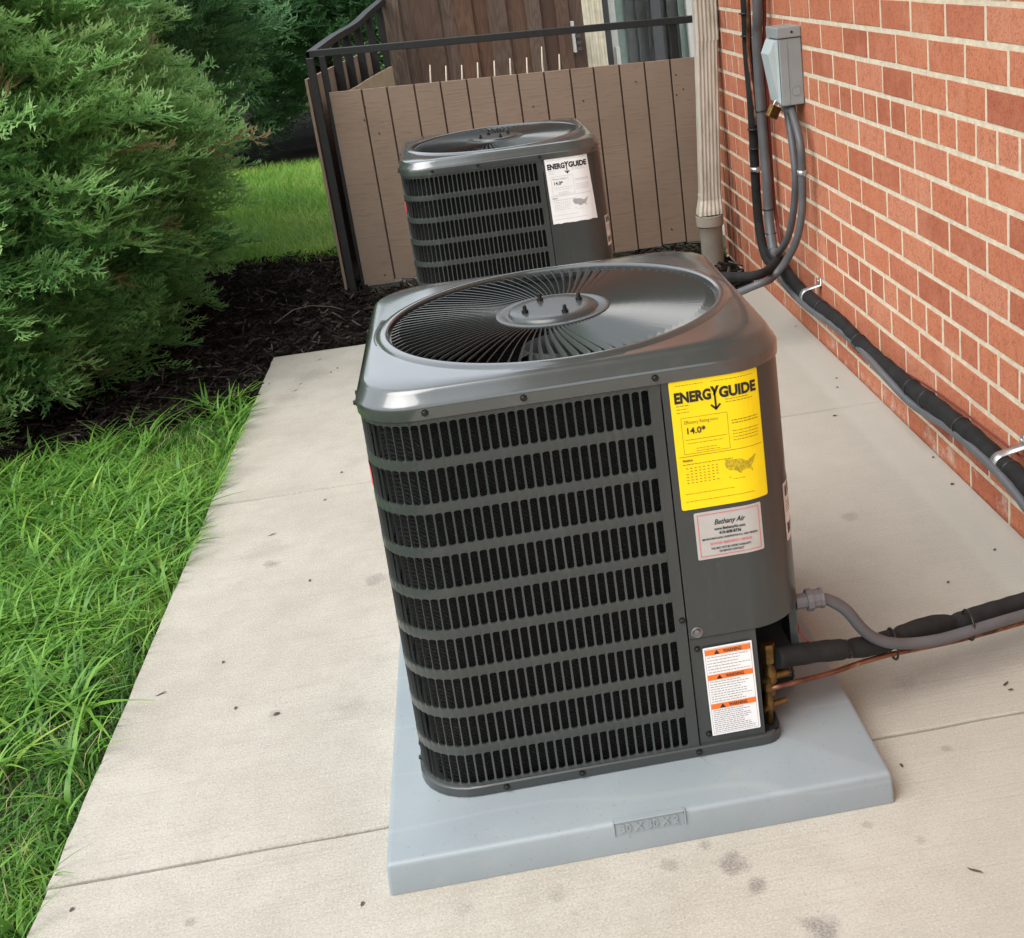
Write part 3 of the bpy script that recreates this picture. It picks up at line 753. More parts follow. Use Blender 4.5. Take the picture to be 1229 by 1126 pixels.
def make_unit(idx, loc, label, rz=0):
    u = empty('air_conditioner', loc, label=label, cat='air conditioner', group='outdoor condensing units on the walkway'); u.rotation_euler[2] = rz
    P = lambda n, fn, par=u: link(n, cached(n, fn), par)
    P('base_pan', base_mesh); P('coil', coil_mesh); P('recess_liner', liner_mesh); P('louver_panel', louver_mesh); P('control_panel', control_mesh); P('access_plate', plate_mesh); P('side_panel', sidelow_mesh); P('top_cap', cap_mesh)
    g = P('fan_grille', grille_ring_mesh)
    for k in range(NB):
        b = link('grille_blade', cached('grille_blade', blade_mesh), g); b.rotation_euler[2] = 2*math.pi*(k+.3)/NB
    hb = P('hub_plate', hub_mesh)
    for k in range(4):
        a = R(20)+k*math.pi/2; link('hub_bolt', cached('hub_bolt', bolt_mesh), hb, (.048*math.cos(a), .048*math.sin(a), .6722))
    fn = MB(); fn.lathe([(.062, .52), (.062, .60), (.055, .61), (.0001, .612)], n=32); fan = link('fan', cached('fan', lambda: fn.mesh('fan', MAT['fan'], 40)), u)
    for k in range(3):
        b = link('fan_blade', cached('fan_blade', fanblade_mesh), fan); b.rotation_euler[2] = R(65+120*k)
    # embossed arcs beside the opening
    def emb():
        m = MB(); m.tube([(.2865*math.cos(t), .2865*math.sin(t), .6664) for t in np.linspace(R(166), R(192), 14)], .0010, 6); return m.mesh('embossed_arc', MAT['paint'])
    link('embossed_arc', cached('embossed_arc', emb), u)
    def screw(s, z, off=0.0):
        x, y, nx, ny = path(s, off); o = link('screw', cached('screw', screw_mesh), u, (x, y, z)); o.rotation_euler = Vector((nx, ny, 0)).to_track_quat('Z', 'Y').to_euler()
    for s in (S_SEAM+.006, .072, .208, UL+ARC+.04, UL+ARC+.36): screw(s, .634, .0028)
    for s in (S_SEAM+.003, .064, .178, UL+ARC+.06, UL+ARC+.3): screw(s, .0105, .0037)
    screw(S_SEAM+.006, .245); screw(S_SEAM-.012, .190, -.003); screw(S_SEAM-.016, .036, -.003); screw(UL+ARC*.97, .634, .0028); screw(UL+ARC*.95, .030, .0)
    def wash():
        m = MB(); m.lathe([(.0090, 0), (.0095, .0012), (.0080, .0020), (.0055, .0012), (.0050, .0040), (.0035, .0046), (.0001, .0046)], n=16); return m.mesh('lock_washer', MAT['washer'], 30)
    x, y, _, _ = path(S_SEAM-.014); o = link('lock_washer', cached('lock_washer', wash), u, (x, y, .2205)); o.rotation_euler = (R(90), 0, 0)
    # stickers
    if idx == 0:
        W_, H_, big, sm, mp = energy_art(0, 0)
        put_label(u, 'energy_label', sticker(W_, H_), MAT['yellow'], [('fine_print', sm, MAT['amberink']), ('map_print', mp, MAT['mapink']), *[('lettering', b_, MAT['ink']) for b_ in big]], -.1295, .4240, 0, 'yellow energy sticker with bold black heading')
        pl = sticker(.100, .077, .002); fr = Flat().frame(.004, .004, .096, .073, .0014)
        bk = Flat(); bk.text('Bethany Air', .0285, .0545, .0115, .00018, shear=.35, width=.046); bk.text('www.BethanyAir.com', .0275, .0452, .0062, .0002, width=.046); bk.text('410-608-8736', .034, .0380, .0066, .00025, width=.033)
        bk.text('SERVING MARYLAND, WASHINGTON D.C. AND VIRGINIA', .0085, .0310, .0042, .00014, width=.083); bk.text('YOU MAY NOT BE UNDER WARRANTY', .0200, .0145, .0046, .00014, width=.060); bk.text('OR SERVICE CONTRACT', .0320, .0088, .0046, .00014, width=.037)
        rd = Flat(); rd.text('24 HOUR EMERGENCY SERVICE', .0195, .0222, .0052, .0002, width=.062)
        put_label(u, 'service_label', pl, MAT['silver'], [('border', fr, MAT['pink']), ('red_lettering', rd, MAT['pink']), ('lettering', bk, MAT['ink'])], -.1455, .3400, 0, 'silver service sticker with thin red border')
        pl = sticker(.0745, .158, .0015)
        fine = Flat(); fine.frame(.0025, .003, .072, .155, .0004); lay = [('fine_print', fine, MAT['greyink'])]
        for b0 in (.1440, .1000, .0480):
            lay.append(('warning_bar', Flat().rect(.003, b0, .0715, b0+.0095), MAT['orange']))
        for b0 in (.1440, .1000, .0480):
            t_ = Flat(); t_.poly([(.0160, b0+.0012), (.0250, b0+.0012), (.0205, b0+.0083)]); t_.text('WARNING', .030, b0+.0020, .0082, .0002, width=.028); lay.append(('lettering', t_, MAT['ink']))
        fine.lines(.005, .070, .1110, .1425, 6, .0010, 21, .3); fine.lines(.005, .070, .0590, .0985, 9, .0010, 22, .3); fine.lines(.005, .070, .0045, .0465, 12, .0010, 23, .3)
        put_label(u, 'warning_label', pl, MAT['white'], lay, -.1385, .0330, R(.5), 'white warning sticker with three orange bars')
    else:
        W_, H_, big, sm, mp = energy_art(0, 0)
        pl = Flat(); n = 16; rr = random.Random(5)
        for i in range(n+1):
            uu = W_*i/n; pl.v += [(uu, rr.uniform(-.0010, .0010)), (uu, H_+rr.uniform(-.0008, .0008))]
        pl.v[-2] = (W_+.008, -.002); pl.f = [(2*i, 2*i+2, 2*i+3, 2*i+1) for i in range(n)]
        put_label(u, 'energy_label', pl, MAT['white'], [('fine_print', sm, MAT['faded']), ('map_print', mp, MAT['faded']), *[('lettering', b_, MAT['ink']) for b_ in big]], -.1270, .4250, R(.6), 'sun bleached white energy sticker with curling edge')
    # data plate on the far side and brand badge on the left side
    pl = sticker(.075, .095, .002); dp = Flat(); dp.frame(.003, .003, .072, .092, .0006); dp.lines(.006, .068, .045, .065, 4, .0012, 31); rr = random.Random(2)
    for i in range(16): dp.rect(.006+i*.0038, .072, .006+i*.0038+rr.uniform(.001, .003), .089)
    for i in range(9): dp.rect(.006+i*.0038, .010, .006+i*.0038+rr.uniform(.001, .003), .028)
    put_label(u, 'data_label', pl, MAT['white'], [('print', dp, MAT['ink'])], -(UL+ARC*.60), .328)
    bd = sticker(.110, .034, .008); put_label(u, 'brand_badge', bd, MAT['red'], [], UL+ARC*.80+.11, at(437, 562, 1, .22)[2]-ZP-.017)
    # service valves in the open corner
    if idx == 0:
        def valve(x, y, z, k, h):
            m = MB(); m.lathe([(.010*k, -.035), (.010*k, -.012), (.0135*k, -.012), (.0135*k, .006), (.011*k, .010), (.0085*k, .018), (.0085*k, .026)], n=14); m.tube([(0, 0, -.004), (.030, .006, -.004)], .0085*k, 12); m.tube([(0, 0, -.002), (-.012, -.016, -.002)], .0075*k, 6)
            v = m.build('service_valve', MAT['brass'], u, loc=(x, y, z), sharp=40)
            c = MB(); c.lathe([(.0135*k, 0), (.0145*k, .004), (.0145*k, h-.005), (.0125*k, h), (.0001, h)], n=6, smooth=False); c.build('valve_cap', MAT['brass'], v, loc=(0, 0, .024), bevel=.001)
        valve(.2440, -.258, .094, .80, .034); valve(.2370, -.264, .046, .60, .018)
        m = MB(); m.box((.262, -.250, .078), (.280, -.180, .088)); m.build('valve_bracket', MAT['paint'], u, bevel=.002)
        f = MB(); d_ = FITP[0]-UX-.298; f.lathe([(.0125, 0), (.0125, d_-.012), (.0180, d_-.012), (.0180, d_-.003), (.0150, d_-.003), (.0150, d_+.009), (.0165, d_+.009), (.0165, d_+.014), (.0120, d_+.015)], n=10, org=(.298, FITP[1]-UY, FITP[2]-ZP), axis=(1, 0, 0), smooth=False); f.build('conduit_fitting', MAT['fitting'], u)
    # the cabinet sides flare very slightly towards the base
    flare = lambda z: 1+.034*max(0, 1-z/.67)
    for o in u.children_recursive:
        if o.type != 'MESH' or o.rotation_euler[2] != 0 and o.name.split('.')[0] in ('grille_blade', 'fan_blade'): continue
        lz = o.location.z if o.parent == u else 0
        if lz: o.location.x *= flare(lz); continue
        if o.data.name in FLARED or o.name.startswith(('grille_blade', 'fan', 'hub')): continue
        FLARED.add(o.data.name)
        for v in o.data.vertices: v.co.x *= flare(v.co.z)
    return u
U1 = make_unit(0, (UX, UY, ZP), 'air conditioner with yellow energy sticker and warning label on moulded grey pad')
U2 = make_unit(1, (UX-.002, UY+2.075, ZP+.010), 'air conditioner with bleached white energy sticker in front of brown board fence', R(.6))

# pads
def make_pad(loc, rz, label, stamp=True):
    S_, H_ = .762, .0525
    root = empty('equipment_pad', loc, label=label, cat='equipment pad', group='moulded pads under the units'); root.rotation_euler[2] = rz
    # rounded slab ringed from rounded rectangles; hollow stamp recess is a separate inset plate
    spec = [(.381, .0), (.381, .002), (.3785, .046), (.3772, .0495), (.3748, .0518), (.370, .0525)]
    m = MB(); n = 0
    for a, z in spec:
        L = a-.006
        for cx, cy, a0 in ((L, L, 0), (-L, L, .5*math.pi), (-L, -L, math.pi), (L, -L, 1.5*math.pi)):
            for k in range(5): an = a0+math.pi/2*k/4; m.v.append((cx+.006*math.cos(an)+.381, cy+.006*math.sin(an)+.381, z))
    for i in range(len(spec)-1):
        for k in range(20): m.f.append((i*20+k, i*20+(k+1)%20, (i+1)*20+(k+1)%20, (i+1)*20+k)); m.sm.append(True)
    m.f.append(tuple(range((len(spec)-1)*20, len(spec)*20))); m.sm.append(False)
    b = m.build('slab', MAT['pad'], root, sharp=60)
    if stamp:
        x0, x1 = .338, .440
        pl = MB(); tilt = (.381-.3785)/.044
        yy = lambda z, o: .0+z*tilt-o
        # raised plate standing upright at the pad's front edge, with its rim and moulded size
        za, zb = .0315, .0545
        def quadbox(m_, a, b_, z0, z1, o0, o1):
            vs = [(a, yy(z0, o0), z0), (b_, yy(z0, o0), z0), (b_, yy(z1, o0), z1), (a, yy(z1, o0), z1), (a, yy(z0, o1)+.0, z0), (b_, yy(z0, o1), z0), (b_, yy(z1, o1), z1), (a, yy(z1, o1), z1)]
            m_.add(vs, [(0,3,2,1),(4,5,6,7),(0,1,5,4),(1,2,6,5),(2,3,7,6),(3,0,4,7)])
        quadbox(pl, x0, x1, za, zb-.0022, -.006, .0006)
        p = pl.build('stamp_plate', MAT['pad'], root)
        rm = MB(); quadbox(rm, x0-.001, x1+.001, zb-.002, zb, -.008, .0026); quadbox(rm, x0-.0035, x0-.001, za, zb, -.006, .0026); quadbox(rm, x1+.001, x1+.0035, za, zb, -.006, .0026); rm.build('rim', MAT['pad'], p, bevel=.0007)
        vs, fs = text_geo('30 X 30 X 2', .0185, .0004, width_fix) if False else text_geo('30 X 30 X 2', .0185, .0003)
        xs_ = [v[0] for v in vs]; k = .088/(max(xs_)-min(xs_)); x_0 = min(xs_)
        tm = MB(); tm.add([(x0+.007+(v[0]-x_0)*k, yy(za+.0045+v[1], .0012), za+.0045+v[1]) for v in vs], fs); t = tm.build('size_lettering', MAT['pad'], p)
        so = t.modifiers.new('solid', 'SOLIDIFY'); so.thickness = .0022; so.offset = 0
    return root
make_pad((0, 0, .0005), R(-.07), 'grey moulded plastic pad stamped with its size under the yellow stickered unit')
make_pad((UX-.002-.381, UY+2.075-.381+.02, .0005), R(.6), 'grey moulded plastic pad under the unit by the brown fence', False).scale = (1, 1, 1.185)

# ------------------------------------------------------------------ refrigerant lines and cables at the near unit
def pxline(pts, ax, vals):
    n = len(pts); v = vals if hasattr(vals, '__len__') else [vals]*n
    return [at(p[0], p[1], ax, k) for p, k in zip(pts, v)]
def tie_ring(m, c, t, r, wd=.0035):
    t = Vector(t).normalized(); c = Vector(c); m.lathe([(r, -wd/2), (r+.0018, -wd/2), (r+.0018, wd/2), (r, wd/2)], org=c, axis=t, n=16)
ls = empty('refrigerant_line_set', tuple(at(1010, 785, 2, .02)), label='black insulated pipe with bare copper pipe and grey conduit leaving the stickered unit', cat='pipe')
def loc_build(m, name, mat, root, **k):
    o = m.build(name, mat, None, **k); o.parent = root; o.location = tuple(-Vector(root.location)); return o
suc = pxline([(932,790),(975,783),(1015,779),(1050,774),(1080,763),(1114,752),(1152,746),(1190,734),(1232,722)], 1, [.162,.176,.200,.228,.258,.285,.305,.325,.35])
suc = suc + [at(1290, 703, 1, .385), np.array([1.252, .50, .150]), np.array([1.256, .62, .165])]
P = spline(suc, .006); rad = []
for i, p in enumerate(P):
    d = np.linalg.norm(P-p, axis=1); s_ = .0172
    for tx in ((1017,779),(1072,766),(1152,746)):
        q = at(tx[0], tx[1], 1, .20 if tx[0] < 1050 else .27)
        dd = abs(p[0]-q[0]); s_ -= .0042*math.exp(-(dd/.008)**2)
    rad.append(s_+.0004*math.sin(i*.9)+.0003*math.sin(i*.37))
m = MB(); m.tube(P, rad, 18); loc_build(m, 'insulation', MAT['rubber'], ls)
cop = pxline([(922,827),(965,816),(999,807),(1034,795),(1071,785),(1110,777),(1160,766),(1232,746)], 1, [.160,.172,.190,.212,.232,.25,.272,.305])
m = MB(); m.tube(cop+[at(1290,728,1,.335), np.array([1.245,.45,.12])], .0044, 10, res=.02); loc_build(m, 'copper_pipe', MAT['copper'], ls)
con = [FITP+np.array([.012,-.002,0])] + pxline([(994,720),(1015,732),(1034,754),(1050,766),(1071,772),(1098,772),(1130,767),(1162,758),(1195,748),(1232,737)], 1, [.190,.196,.204,.212,.220,.230,.242,.256,.272,.30]) + [at(1290,718,1,.335), np.array([1.24,.45,.14])]
m = MB(); m.tube(con, .0098, 14, res=.0022, rib=-.055); loc_build(m, 'conduit', MAT['conduit'], ls)
m = MB()
for (px, py, yy, r_) in ((1017,779,.201,.0140),): tie_ring(m, at(px, py, 1, yy), (1, .15, .02), r_)
loc_build(m, 'cable_tie', MAT['tie'], ls)
for (px, py, yy) in ((1073,775,.236), (1164,752,.272)):
    m = MB(); c = at(px, py, 1, yy); pts = [c+np.array([0, .026*math.cos(a)+.006, .026*math.sin(a)*1.0]) for a in np.linspace(0, 2*math.pi, 24)]
    m.tube(pts, .0021, 6); loc_build(m, 'cable_tie', MAT['tie'], ls)
wr = [np.array([.668, FITP[1], FITP[2]-.008])] + pxline([(957,748),(964,765),(985,775),(1010,778)], 1, [.185,.182,.182,.190])
m = MB(); m.tube(wr, .0016, 6, res=.01); loc_build(m, 'control_wire', MAT['redwire'], ls)

# ------------------------------------------------------------------ pipe run along the foot of the wall
run = empty('wall_pipe_run', (1.25, 1.3, .02), label='black insulated pipe run strapped along the foot of the brick wall', cat='pipe')
bpx = [(925,300),(940,321),(952.5,339),(976.6,362),(1006.8,386),(1031,410.6),(1061,437.7),(1097.4,468),(1136.6,498),(1176,531),(1209,561.5),(1235,584)]
bp3 = pxline(bpx, 0, [1.272,1.268,1.262,1.260,1.258,1.257,1.256,1.256,1.257,1.256,1.257,1.257])
m = MB(); PB = spline(bp3+[np.array([1.255,.45,.16])], .008); rb = [.0205+.0009*math.sin(i*.55)+.0006*math.sin(i*.21) for i in range(len(PB))]; m.tube(PB, rb, 18); loc_build(m, 'insulation', MAT['rubber'], run)
cpx = [(932,326),(946,347),(970,370),(1000,391),(1030,416),(1046,434),(1067,457),(1091,482),(1109,495),(1140,515),(1176,546),(1215,587)]
m = MB(); m.tube(pxline(cpx, 0, [1.245,1.24,1.238,1.240,1.245,1.234,1.230,1.240,1.246,1.244,1.236,1.234])+[np.array([1.235,.45,.125])], .0100, 12, res=.02); loc_build(m, 'conduit', MAT['conduit'], run)
rpx = [(968,345),(1010,378),(1035,404),(1062,434),(1100,455),(1140,482),(1175,509),(1200,528),(1235,556)]
m = MB(); m.tube(pxline(rpx, 0, 1.290), .0026, 6, res=.02); loc_build(m, 'control_wire', MAT['redwire'], run)
for (px, py) in ((985,369),(1031,411),(1095,466),(1113,480),(1154,513),(1212,564)):
    c = at(px, py, 0, 1.256); i = int(np.argmin(np.linalg.norm(PB-c, axis=1))); t = PB[min(i+1, len(PB)-1)]-PB[i-1]
    m = MB(); tie_ring(m, PB[i], t, .0212, .006); m.box(tuple(PB[i]+np.array([-.006,-.004,-.030])), tuple(PB[i]+np.array([.004,.004,-.021]))); loc_build(m, 'cable_tie', MAT['tie'], run)
def strap(c, t, r, label):
    """half-round two-hole pipe strap fixed to the wall above the pipe"""
    c = np.array(c); root = empty('pipe_strap', tuple(c), label=label, cat='pipe strap', group='metal straps on the wall')
    m = MB(); wv = .013; vs = []; A = np.linspace(R(-100), R(75), 14)[::-1]
    prof = [(WX-.003-c[0], r+.032), (WX-.003-c[0], r+.010)] + [(-math.cos(a)*(r+.002)*1.0, math.sin(a)*(r+.002)) for a in A]
    for x, z in prof:
        for o, th in ((-wv, 0), (wv, 0)): vs.append((x, o, z))
    fs = [(2*i, 2*i+1, 2*i+3, 2*i+2) for i in range(len(prof)-1)]
    m.add(vs, fs, True); o = m.build('band', MAT['galv'], root); so = o.modifiers.new('solid', 'SOLIDIFY'); so.thickness = .0022
    s = MB(); s.lathe([(.0055, 0), (.0055, .004), (.0035, .006), (.0001, .006)], org=(WX-.005-c[0], 0, r+.023), axis=(-1, 0, 0), n=10); s.build('screw', MAT['galv'], root)
    return root
strap(PB[int(np.argmin(np.linalg.norm(PB-at(969,353,0,1.26), axis=1)))], (0,1,0), .021, 'small galvanised strap on the wall pipe below the disconnect box')
strap(PB[int(np.argmin(np.linalg.norm(PB-at(1203,556,0,1.257), axis=1)))], (0,1,0), .021, 'small galvanised strap on the wall pipe beside the stickered unit')

# ------------------------------------------------------------------ vertical pipes on the wall
TOPZ = 2.6
def up(pts):     # continue a vertical run above the picture
    a, b = np.array(pts[0]), np.array(pts[1]); p = a.copy(); q = a.copy(); q[2] = TOPZ; q[1] += .02
    return [q, np.array([a[0], a[1]+.01, (a[2]+TOPZ)/2])] + list(pts)
vp = empty('vertical_pipe_run', (1.27, 2.6, .3), label='black insulated pipe and copper line climbing the wall beside the downspout', cat='pipe')
blk = pxline([(893,-20),(897,60),(902,120),(905,180),(907,221),(911,270),(919,308),(934,322),(948,336)], 0, [1.272,1.272,1.272,1.272,1.272,1.270,1.266,1.262,1.258])
m = MB(); m.tube(up(blk), .0165, 14, res=.02); loc_build(m, 'insulation', MAT['rubber'], vp)
cpl = pxline([(896,-20),(898,60),(904,112),(908,150)], 0, 1.250)
m = MB(); m.tube(up(cpl), .0060, 8, res=.03); loc_build(m, 'copper_pipe', MAT['copper'], vp)
wrp = pxline([(916,-20),(917,60),(921,120),(925,190),(930,250),(939,300)], 0, 1.288)
m = MB(); m.tube(up(wrp), .0065, 8, res=.03); loc_build(m, 'second_pipe', MAT['redwire'], vp)
for (px, py) in ((894,16),(896,43),(904,155),(906,178)):
    m = MB(); tie_ring(m, at(px, py, 0, 1.268), (0, .04, -1), .0195, .004); loc_build(m, 'cable_tie', MAT['tie'], vp)
br = empty('branch_pipe', tuple(at(935, 318, 0, 1.24)), label='black insulated branch pipe running from wall to the unit by the fence', cat='pipe')
b2 = [PB[6], at(930,316,0,1.22), at(905,331,0,1.10)]; b2 += [np.array([.95, 2.42, .20]), np.array([.80, 2.36, .19]), np.array([.655, 2.33, .165])]
m = MB(); m.tube(b2, .0150, 14, res=.02); loc_build(m, 'insulation', MAT['rubber'], br)
feed = empty('supply_conduit', (1.26, 2.5, .5), label='thick grey conduit descending the wall and looping up into the disconnect box', cat='conduit')
fp = pxline([(907.6,-20),(908.5,40),(910,78),(913.4,133),(917.5,185),(920.4,216),(922,251),(925,280),(928.5,301)], 0, [1.262,1.262,1.262,1.262,1.262,1.262,1.260,1.256,1.250])
lp = pxline([(933.5,304),(940,296),(946,284),(951,262),(954,235),(954.5,207),(952,170),(947,135)], 0, [1.246,1.248,1.252,1.258,1.262,1.262,1.262,1.262])
lp[-1] = np.array([1.268, 2.285, .745]); lp[-2] = (lp[-3]+lp[-1])/2+np.array([0, -.01, 0])
m = MB(); m.tube(up(fp), .0170, 16, res=.006, rib=-.03); loc_build(m, 'conduit', MAT['conduit'], feed)
m = MB(); m.tube([fp[-1], (np.array(fp[-1])+np.array(lp[0]))/2+np.array([0,0,-.008]), lp[0]], .0145, 14, res=.01); loc_build(m, 'elbow_fitting', MAT['fitting'], feed)
m = MB(); m.tube(lp, .0120, 14, res=.003, rib=-.05); loc_build(m, 'loop', MAT['conduit'], feed)
for q, r_ in ((fp[6], .0178), (fp[7], .0178), (fp[3], .0178)):
    m = MB(); tie_ring(m, q, (0, 0, 1), r_, .004); loc_build(m, 'cable_tie', MAT['tie'], feed)
whip = empty('flexible_conduit', (1.26, 2.2, .5), label='grey flexible conduit curving from disconnect box toward the unit by the fence', cat='conduit')
wp = pxline([(955,135),(960,170),(962.5,207),(963,235),(962,258),(956,288),(943,314),(927,333),(911,341)], 0, [1.268,1.262,1.262,1.260,1.255,1.240,1.215,1.17,1.11])
wp[0] = np.array([1.268, 2.232, .745]); wp += [np.array([.95, 2.26, .155]), np.array([.82, 2.33, .20]), np.array([.70, 2.36, .29])]
m = MB(); m.tube(wp, .0125, 14, res=.003, rib=-.05); loc_build(m, 'conduit', MAT['conduit'], whip)
m = MB(); m.lathe([(.016, 0), (.016, .012), (.013, .012), (.013, .022)], org=(1.268, 2.232, .722), n=12); m.lathe([(.016, 0), (.016, .012), (.013, .012), (.013, .022)], org=(1.268, 2.285, .722), n=12); loc_build(m, 'connector', MAT['fitting'], whip)
# clamps on the conduits
def clamp(c, r, span, label):
    root = empty('conduit_clamp', tuple(c), label=label, cat='pipe clamp', group='metal clamps on the wall conduits')
    m = MB(); m.lathe([(r, -.007), (r+.0022, -.007), (r+.0022, .007), (r, .007)], n=18); o = m.build('band', MAT['galv'], root)
    m = MB(); m.box((-.004, -r-.020, -.007), (.002, -r+.002, .007)); m.box((.0, r-.002, -.007), (.004, r+.018, .007)); m.build('ear', MAT['galv'], root, bevel=.001)
    return root
clamp(wp[2], .0128, 0, 'shiny metal clamp holding conduits below the disconnect box')
clamp(at(907,203,0,1.272), .0170, 0, 'shiny metal clamp holding the black pipe beside the downspout')

# ------------------------------------------------------------------ disconnect box and padlock
bx = empty('disconnect_box', (WX-.035, 2.26, .745), label='grey metal electrical disconnect box mounted on the brick wall', cat='electrical box')
def rel(o, root): o.parent = root; o.location = tuple(-Vector(root.location)); return o
y0, y1, z0, z1, x0 = 2.200, 2.318, .748, .978, WX-.070
m = MB(); m.box((x0, y0, z0), (WX-.001, y1, z1-.034)); rel(m.build('housing', MAT['boxgrey'], bevel=.003), bx)
m = MB(); m.box((x0-.006, y0-.004, z1-.032), (WX-.001, y1+.004, z1)); rel(m.build('hood', MAT['boxgrey'], bevel=.003), bx)
m = MB(); zt, zm = z1-.036, z1-.075     # wedge cover bulging at the top
m.add([(x0-.002, y0+.004, z0+.004), (x0-.002, y1-.004, z0+.004), (x0-.002, y1-.004, zt), (x0-.002, y0+.004, zt), (x0-.008, y0+.012, z0+.012), (x0-.008, y1-.012, z0+.012), (x0-.030, y1-.014, zm), (x0-.030, y0+.014, zm), (x0-.012, y0+.010, zt), (x0-.012, y1-.010, zt)],
      [(0,1,5,4), (4,5,6,7), (7,6,9,8), (8,9,2,3), (0,4,7,8,3), (1,2,9,6,5)])
rel(m.build('cover', MAT['boxlight'], bevel=.002), bx)
m = MB(); m.lathe([(.0150, 0), (.0150, .0012), (.0135, .0016), (.0135, .0006)], org=(WX-.026, y0-.0005, z0+.042), axis=(0,-1,0), n=20); m.box((WX-.047, y0-.0018, z0+.006), (WX-.0455, y0+.001, z1-.04)); rel(m.build('knockout', MAT['boxgrey']), bx)
m = MB(); m.lathe([(.004, 0), (.003, .002), (.0001, .002)], org=(WX-.03, y0-.004, z1-.016), axis=(0,-1,0), n=8); rel(m.build('hood_screw', MAT['screw']), bx)
pc = at(928.5, 134, 1, 2.245)
pl = empty('padlock', tuple(pc), label='small brass padlock hanging from the disconnect box', cat='padlock')
tw = Matrix.Rotation(R(28), 3, 'Y') @ Matrix.Rotation(R(35), 3, 'Z')
m = MB(); m.box((-.022, -.0085, -.020), (.022, .0085, .018), rot=tw); m.build('body', MAT['brass'], pl, bevel=.003)
m = MB(); sh = [(-.012, 0, .014), (-.012, 0, .026), (-.0085, 0, .0345), (0, 0, .038), (.0085, 0, .0345), (.012, 0, .026), (.012, 0, .014)]
m.tube([tuple(tw @ Vector(p)) for p in sh], .0030, 8, res=.004); m.build('shackle', MAT['galv'], pl)

# ------------------------------------------------------------------ downspout with drain boot
ds = empty('downspout', (1.205, 3.36, 0), label='cream ribbed vinyl downspout emptying into a tan drain pipe', cat='downspout')
def ds_profile(wd, dp, ribs=5):
    pts = []
    n = ribs*4
    for i in range(n+1):
        u = -wd/2+.006+(wd-.012)*i/n; pts.append((u, -dp/2+(.0035 if (i//2) % 2 else 0)))
    pts += [(wd/2, -dp/2+.006), (wd/2, dp/2-.006), (wd/2-.006, dp/2), (-wd/2+.006, dp/2), (-wd/2, dp/2-.006), (-wd/2, -dp/2+.006)]
    return pts
def extrude_profile(m, pro, stations, smooth=False):
    k = len(pro); b = len(m.v)
    for (cx, cy, cz, sx, sy) in stations: m.v += [(cx+u*sx, cy+v*sy, cz) for u, v in pro]
    for i in range(len(stations)-1):
        for q in range(k): m.f.append((b+i*k+q, b+i*k+(q+1)%k, b+(i+1)*k+(q+1)%k, b+(i+1)*k+q)); m.sm.append(smooth)
    m.f.append(tuple(b+q for q in reversed(range(k)))); m.f.append(tuple(b+(len(stations)-1)*k+q for q in range(k))); m.sm += [False]*2
pro = ds_profile(.084, .060)
m = MB(); extrude_profile(m, pro, [(.010, 0, .262, 1, 1), (.048, -.005, .905, 1, 1)]); m.build('lower_pipe', MAT['downspout'], ds)
m = MB(); extrude_profile(m, pro, [(.0485, -.005, .880, 1.07, 1.08), (.055, -.006, 1.10, 1.06, 1.06), (.055, 0.0, 4.9, 1.06, 1.06)]); m.build('upper_pipe', MAT['downspout'], ds)
m = MB(); extrude_profile(m, pro, [(.002, -.012, .205, 1.20, 1.35), (.004, -.010, .222, 1.18, 1.30), (.010, 0, .262, 1.05, 1.05), (.011, 0, .285, 1.05, 1.05)]); m.build('shoe', MAT['downspout'], ds)
m = MB(); m.lathe([(.045, -.05), (.045, .105), (.0475, .112), (.0475, .150), (.051, .155), (.0560, .160), (.0560, .200), (.0535, .202), (.0500, .198), (.046, .150)], n=40); m.build('drain_pipe', MAT['boot'], ds, loc=(0, -.012, 0), sharp=40)
m = MB(); m.lathe([(.0479, .147), (.0489, .1485), (.0489, .1515), (.0479, .153)], n=40); m.build('collar', MAT['boot'], ds, loc=(0, -.012, 0))

# ------------------------------------------------------------------ front board fence of the patio
fe = empty('board_fence', (.5, 3.69, 0), label='brown painted board fence panel standing behind the units', cat='fence')
FL = np.array([-.243, 3.74]); FRp = np.array([1.262, 3.63])
def fence_pt(t): return FL+(FRp-FL)*t
gx = [395,433.6,464,496.6,528,559.7,590,620.7,652.5,683.8,712,742.8,773,803.8,838]
def fx(px):    # pixel along the fence top -> fraction along the panel
    lo, hi = 0., 1.
    for _ in range(40):
        mid = (lo+hi)/2; p = fence_pt(mid); q = project((p[0], p[1], .835-.035*mid))
        if q[0] < px: lo = mid
        else: hi = mid
    return lo
ts = [0]+[fx(g) for g in gx[1:-1]]+[1.0]
nrm = np.array([-(FRp-FL)[1], (FRp-FL)[0]]); nrm /= np.linalg.norm(nrm)
m = MB(); a, b = fence_pt(.003)+nrm*.006, fence_pt(.997)+nrm*.006; c, d = fence_pt(.997)+nrm*.016, fence_pt(.003)+nrm*.016
zt0, zt1 = .833, .797
m.add([(a[0],a[1],.03), (b[0],b[1],.03), (c[0],c[1],.03), (d[0],d[1],.03), (a[0],a[1],zt0), (b[0],b[1],zt1), (c[0],c[1],zt1), (d[0],d[1],zt0)], [(0,3,2,1),(4,5,6,7),(0,1,5,4),(1,2,6,5),(2,3,7,6),(3,0,4,7)])
rel(m.build('backing', MAT['groove']), fe)
